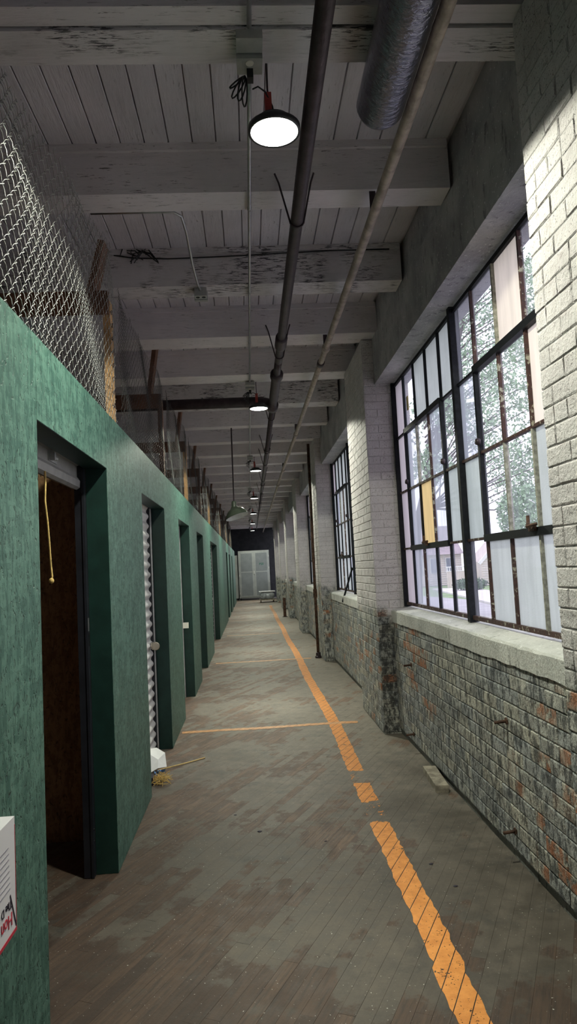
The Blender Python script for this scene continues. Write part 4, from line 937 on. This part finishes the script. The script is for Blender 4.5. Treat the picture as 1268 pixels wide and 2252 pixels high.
# ------------------------------------------------------------------ outside
GZ = -1.2
tag(MB().box(1.9, 90, -60, 160, GZ-0.3, GZ-0.05).build('ground', 'lawn_green'), 'mown grass outside the windows', 'lawn', kind=ST)
tag(MB().prism([(1.95, -40), (13.5, -40), (13.3, 36), (14.6, 47), (12.5, 60), (1.95, 66)], GZ-0.049, GZ-0.01, 'z').build('road', 'asphalt'), 'pale road outside the near window', 'road', kind=ST)
tag(MB().prism([(13.6, -40), (14.4, -40), (14.2, 35), (16.0, 47), (18.8, 53), (20.2, 64), (17.0, 66), (15.6, 54), (14.75, 47), (13.4, 36)], GZ-0.045, GZ+0.08, 'z').build('kerb', 'pavement'), 'pale kerb and driveway edge along the lawn', 'kerb', kind=ST)
def leafmass(mb, c, rad, n, s, flat=1.0):
    for q in range(n):
        while True:
            d = Vector((R.uniform(-1, 1), R.uniform(-1, 1), R.uniform(-1, 1)))
            if 0.25 < d.length < 1: break
        p_ = Vector(c)+Vector((d.x*rad[0], d.y*rad[1], d.z*rad[2])); a = Vector((R.uniform(-1, 1), R.uniform(-1, 1), R.uniform(-1, 1))).normalized(); b = a.cross(Vector((R.uniform(-1, 1), R.uniform(-1, 1), R.uniform(-1, 1)))).normalized()
        mb.add([p_-a*s, p_+b*s*0.5, p_+a*s, p_-b*s*0.5], [(0, 1, 2, 3)])
for i, (hx, hy, wx, wy) in enumerate(((18.6, 59.5, 1.5, 1.2), (21.2, 58.4, 1.3, 1.1))):
    mb = MB(); leafmass(mb, (hx, hy, GZ+0.55), (wx, wy, 0.55), 900, 0.14)
    t = thing('hedge', ['clipped hedge in front of the pale fence', 'clipped hedge in front of the garage'][i], 'hedge', (hx, hy, GZ), 'hedges across the road')
    mb.build('hedge_leaves', 'hedge_green', t); MB().box(hx-wx*.6, hx+wx*.6, hy-wy*.6, hy+wy*.6, GZ+0.2, GZ+0.8).build('hedge_core', 'hedge_green', t)
t = thing('house', 'beige sided house with shingled roof across the road', 'house', (20, 76, GZ))
MB().box(15.5, 22.8, 75.5, 85, GZ, 2.2).build('house_wall', 'siding_beige', t)
mb = MB()
for q in range(14): mb.box(15.45, 22.85, 75.44, 75.5, GZ+q*0.24, GZ+q*0.24+0.03)
mb.build('siding_courses', 'trim_white', t)
MB().prism([(74.8, 2.1), (80, 5.4), (85.8, 2.1)], 15, 22.9, 'x').build('roof', 'roof_shingle', t)
for xw in (17.6, 19.3, 21.0): 
    f = MB().box(xw, xw+0.9, 75.36, 75.44, 0.1, 1.75).build('window', 'trim_white', t); MB().box(xw+.08, xw+.82, 75.3, 75.36, 0.18, 1.67).build('pane', 'house_glass', f)
t = thing('garage', 'beige gabled garage with white trim and panelled door', 'garage', (25, 70, GZ))
MB().prism([(23.0, GZ), (23.0, 1.15), (25.2, 3.4), (27.4, 1.15), (27.4, GZ)], 69.5, 74).build('garage_wall', 'siding_beige', t)
mb = MB()
for q in range(18):
    z = GZ+q*0.24; hw = 2.2 if z < 1.15 else max(0.05, (3.4-z)/2.25*2.2); mb.box(25.2-hw, 25.2+hw, 69.46, 69.5, z, z+0.03)
mb.build('siding_courses', 'trim_white', t)
MB().bar((22.7, 69.35, 0.95), (25.2, 69.35, 3.5), 0.3, 0.2, (0, 1, 0)).build('gable_trim', 'trim_white', t); MB().bar((25.2, 69.35, 3.5), (27.7, 69.35, 0.95), 0.3, 0.2, (0, 1, 0)).build('gable_trim', 'trim_white', t)
for q in range(4): MB().box(23.7, 26.7, 69.40, 69.46, GZ+0.05+q*0.52, GZ+0.53+q*0.52).build('door_panel', 'trim_white', t)
t = thing('board_fence', 'pale board fence with lattice top beside the house', 'fence', (20.5, 68, GZ))
for q in range(16): MB().box(19.0+q*0.18, 19.165+q*0.18, 68.0, 68.04, GZ, 0.35).build('fence_board', 'siding_beige', t)
MB().box(18.95, 21.95, 67.97, 68.06, 0.75, 0.84).build('top_rail', 'trim_white', t); MB().box(18.95, 21.95, 67.97, 68.06, 0.35, 0.42).build('middle_rail', 'trim_white', t)
for q in range(14): MB().box(19.05+q*0.21, 19.12+q*0.21, 68.0, 68.03, 0.42, 0.75).build('baluster', 'trim_white', t)
t = thing('tree', 'large leafy tree outside the near window', 'tree', (12.2, 31, GZ))
MB().tube([(7.7, 33, GZ), (7.9, 33, 3), (9.3, 32.5, 8), (10.6, 32, 13)], [0.26, 0.22, 0.16, 0.08], 10).build('trunk', 'bark', t, True)
mb = MB(); mb2 = MB()
for q in range(85):
    c = (R.uniform(8.0, 14.0), R.uniform(28, 36), R.uniform(4.6, 16)); leafmass(mb, c, (1.1, 1.1, 0.7), 170, 0.10)
    mb2.tube([(8.6, 33, max(4, c[2]-3)), ((c[0]+9)/2, (c[1]+33)/2, c[2]-0.9), c], [0.05, 0.03, 0.012], 5)
mb.build('leaves', 'leaf_green', t, kind='stuff'); mb2.build('branches', 'bark', t)
t = thing('small_tree', 'round leafed small tree beside the big tree', 'tree', (11.6, 29, GZ))
mb = MB(); leafmass(mb, (11.6, 29, 3.3), (1.1, 1.5, 1.3), 2200, 0.11); mb.tube([(11.6, 29, GZ), (11.6, 29, 3.0)], 0.08, 8); mb.build('leaves', 'leaf_green', t, kind='stuff')
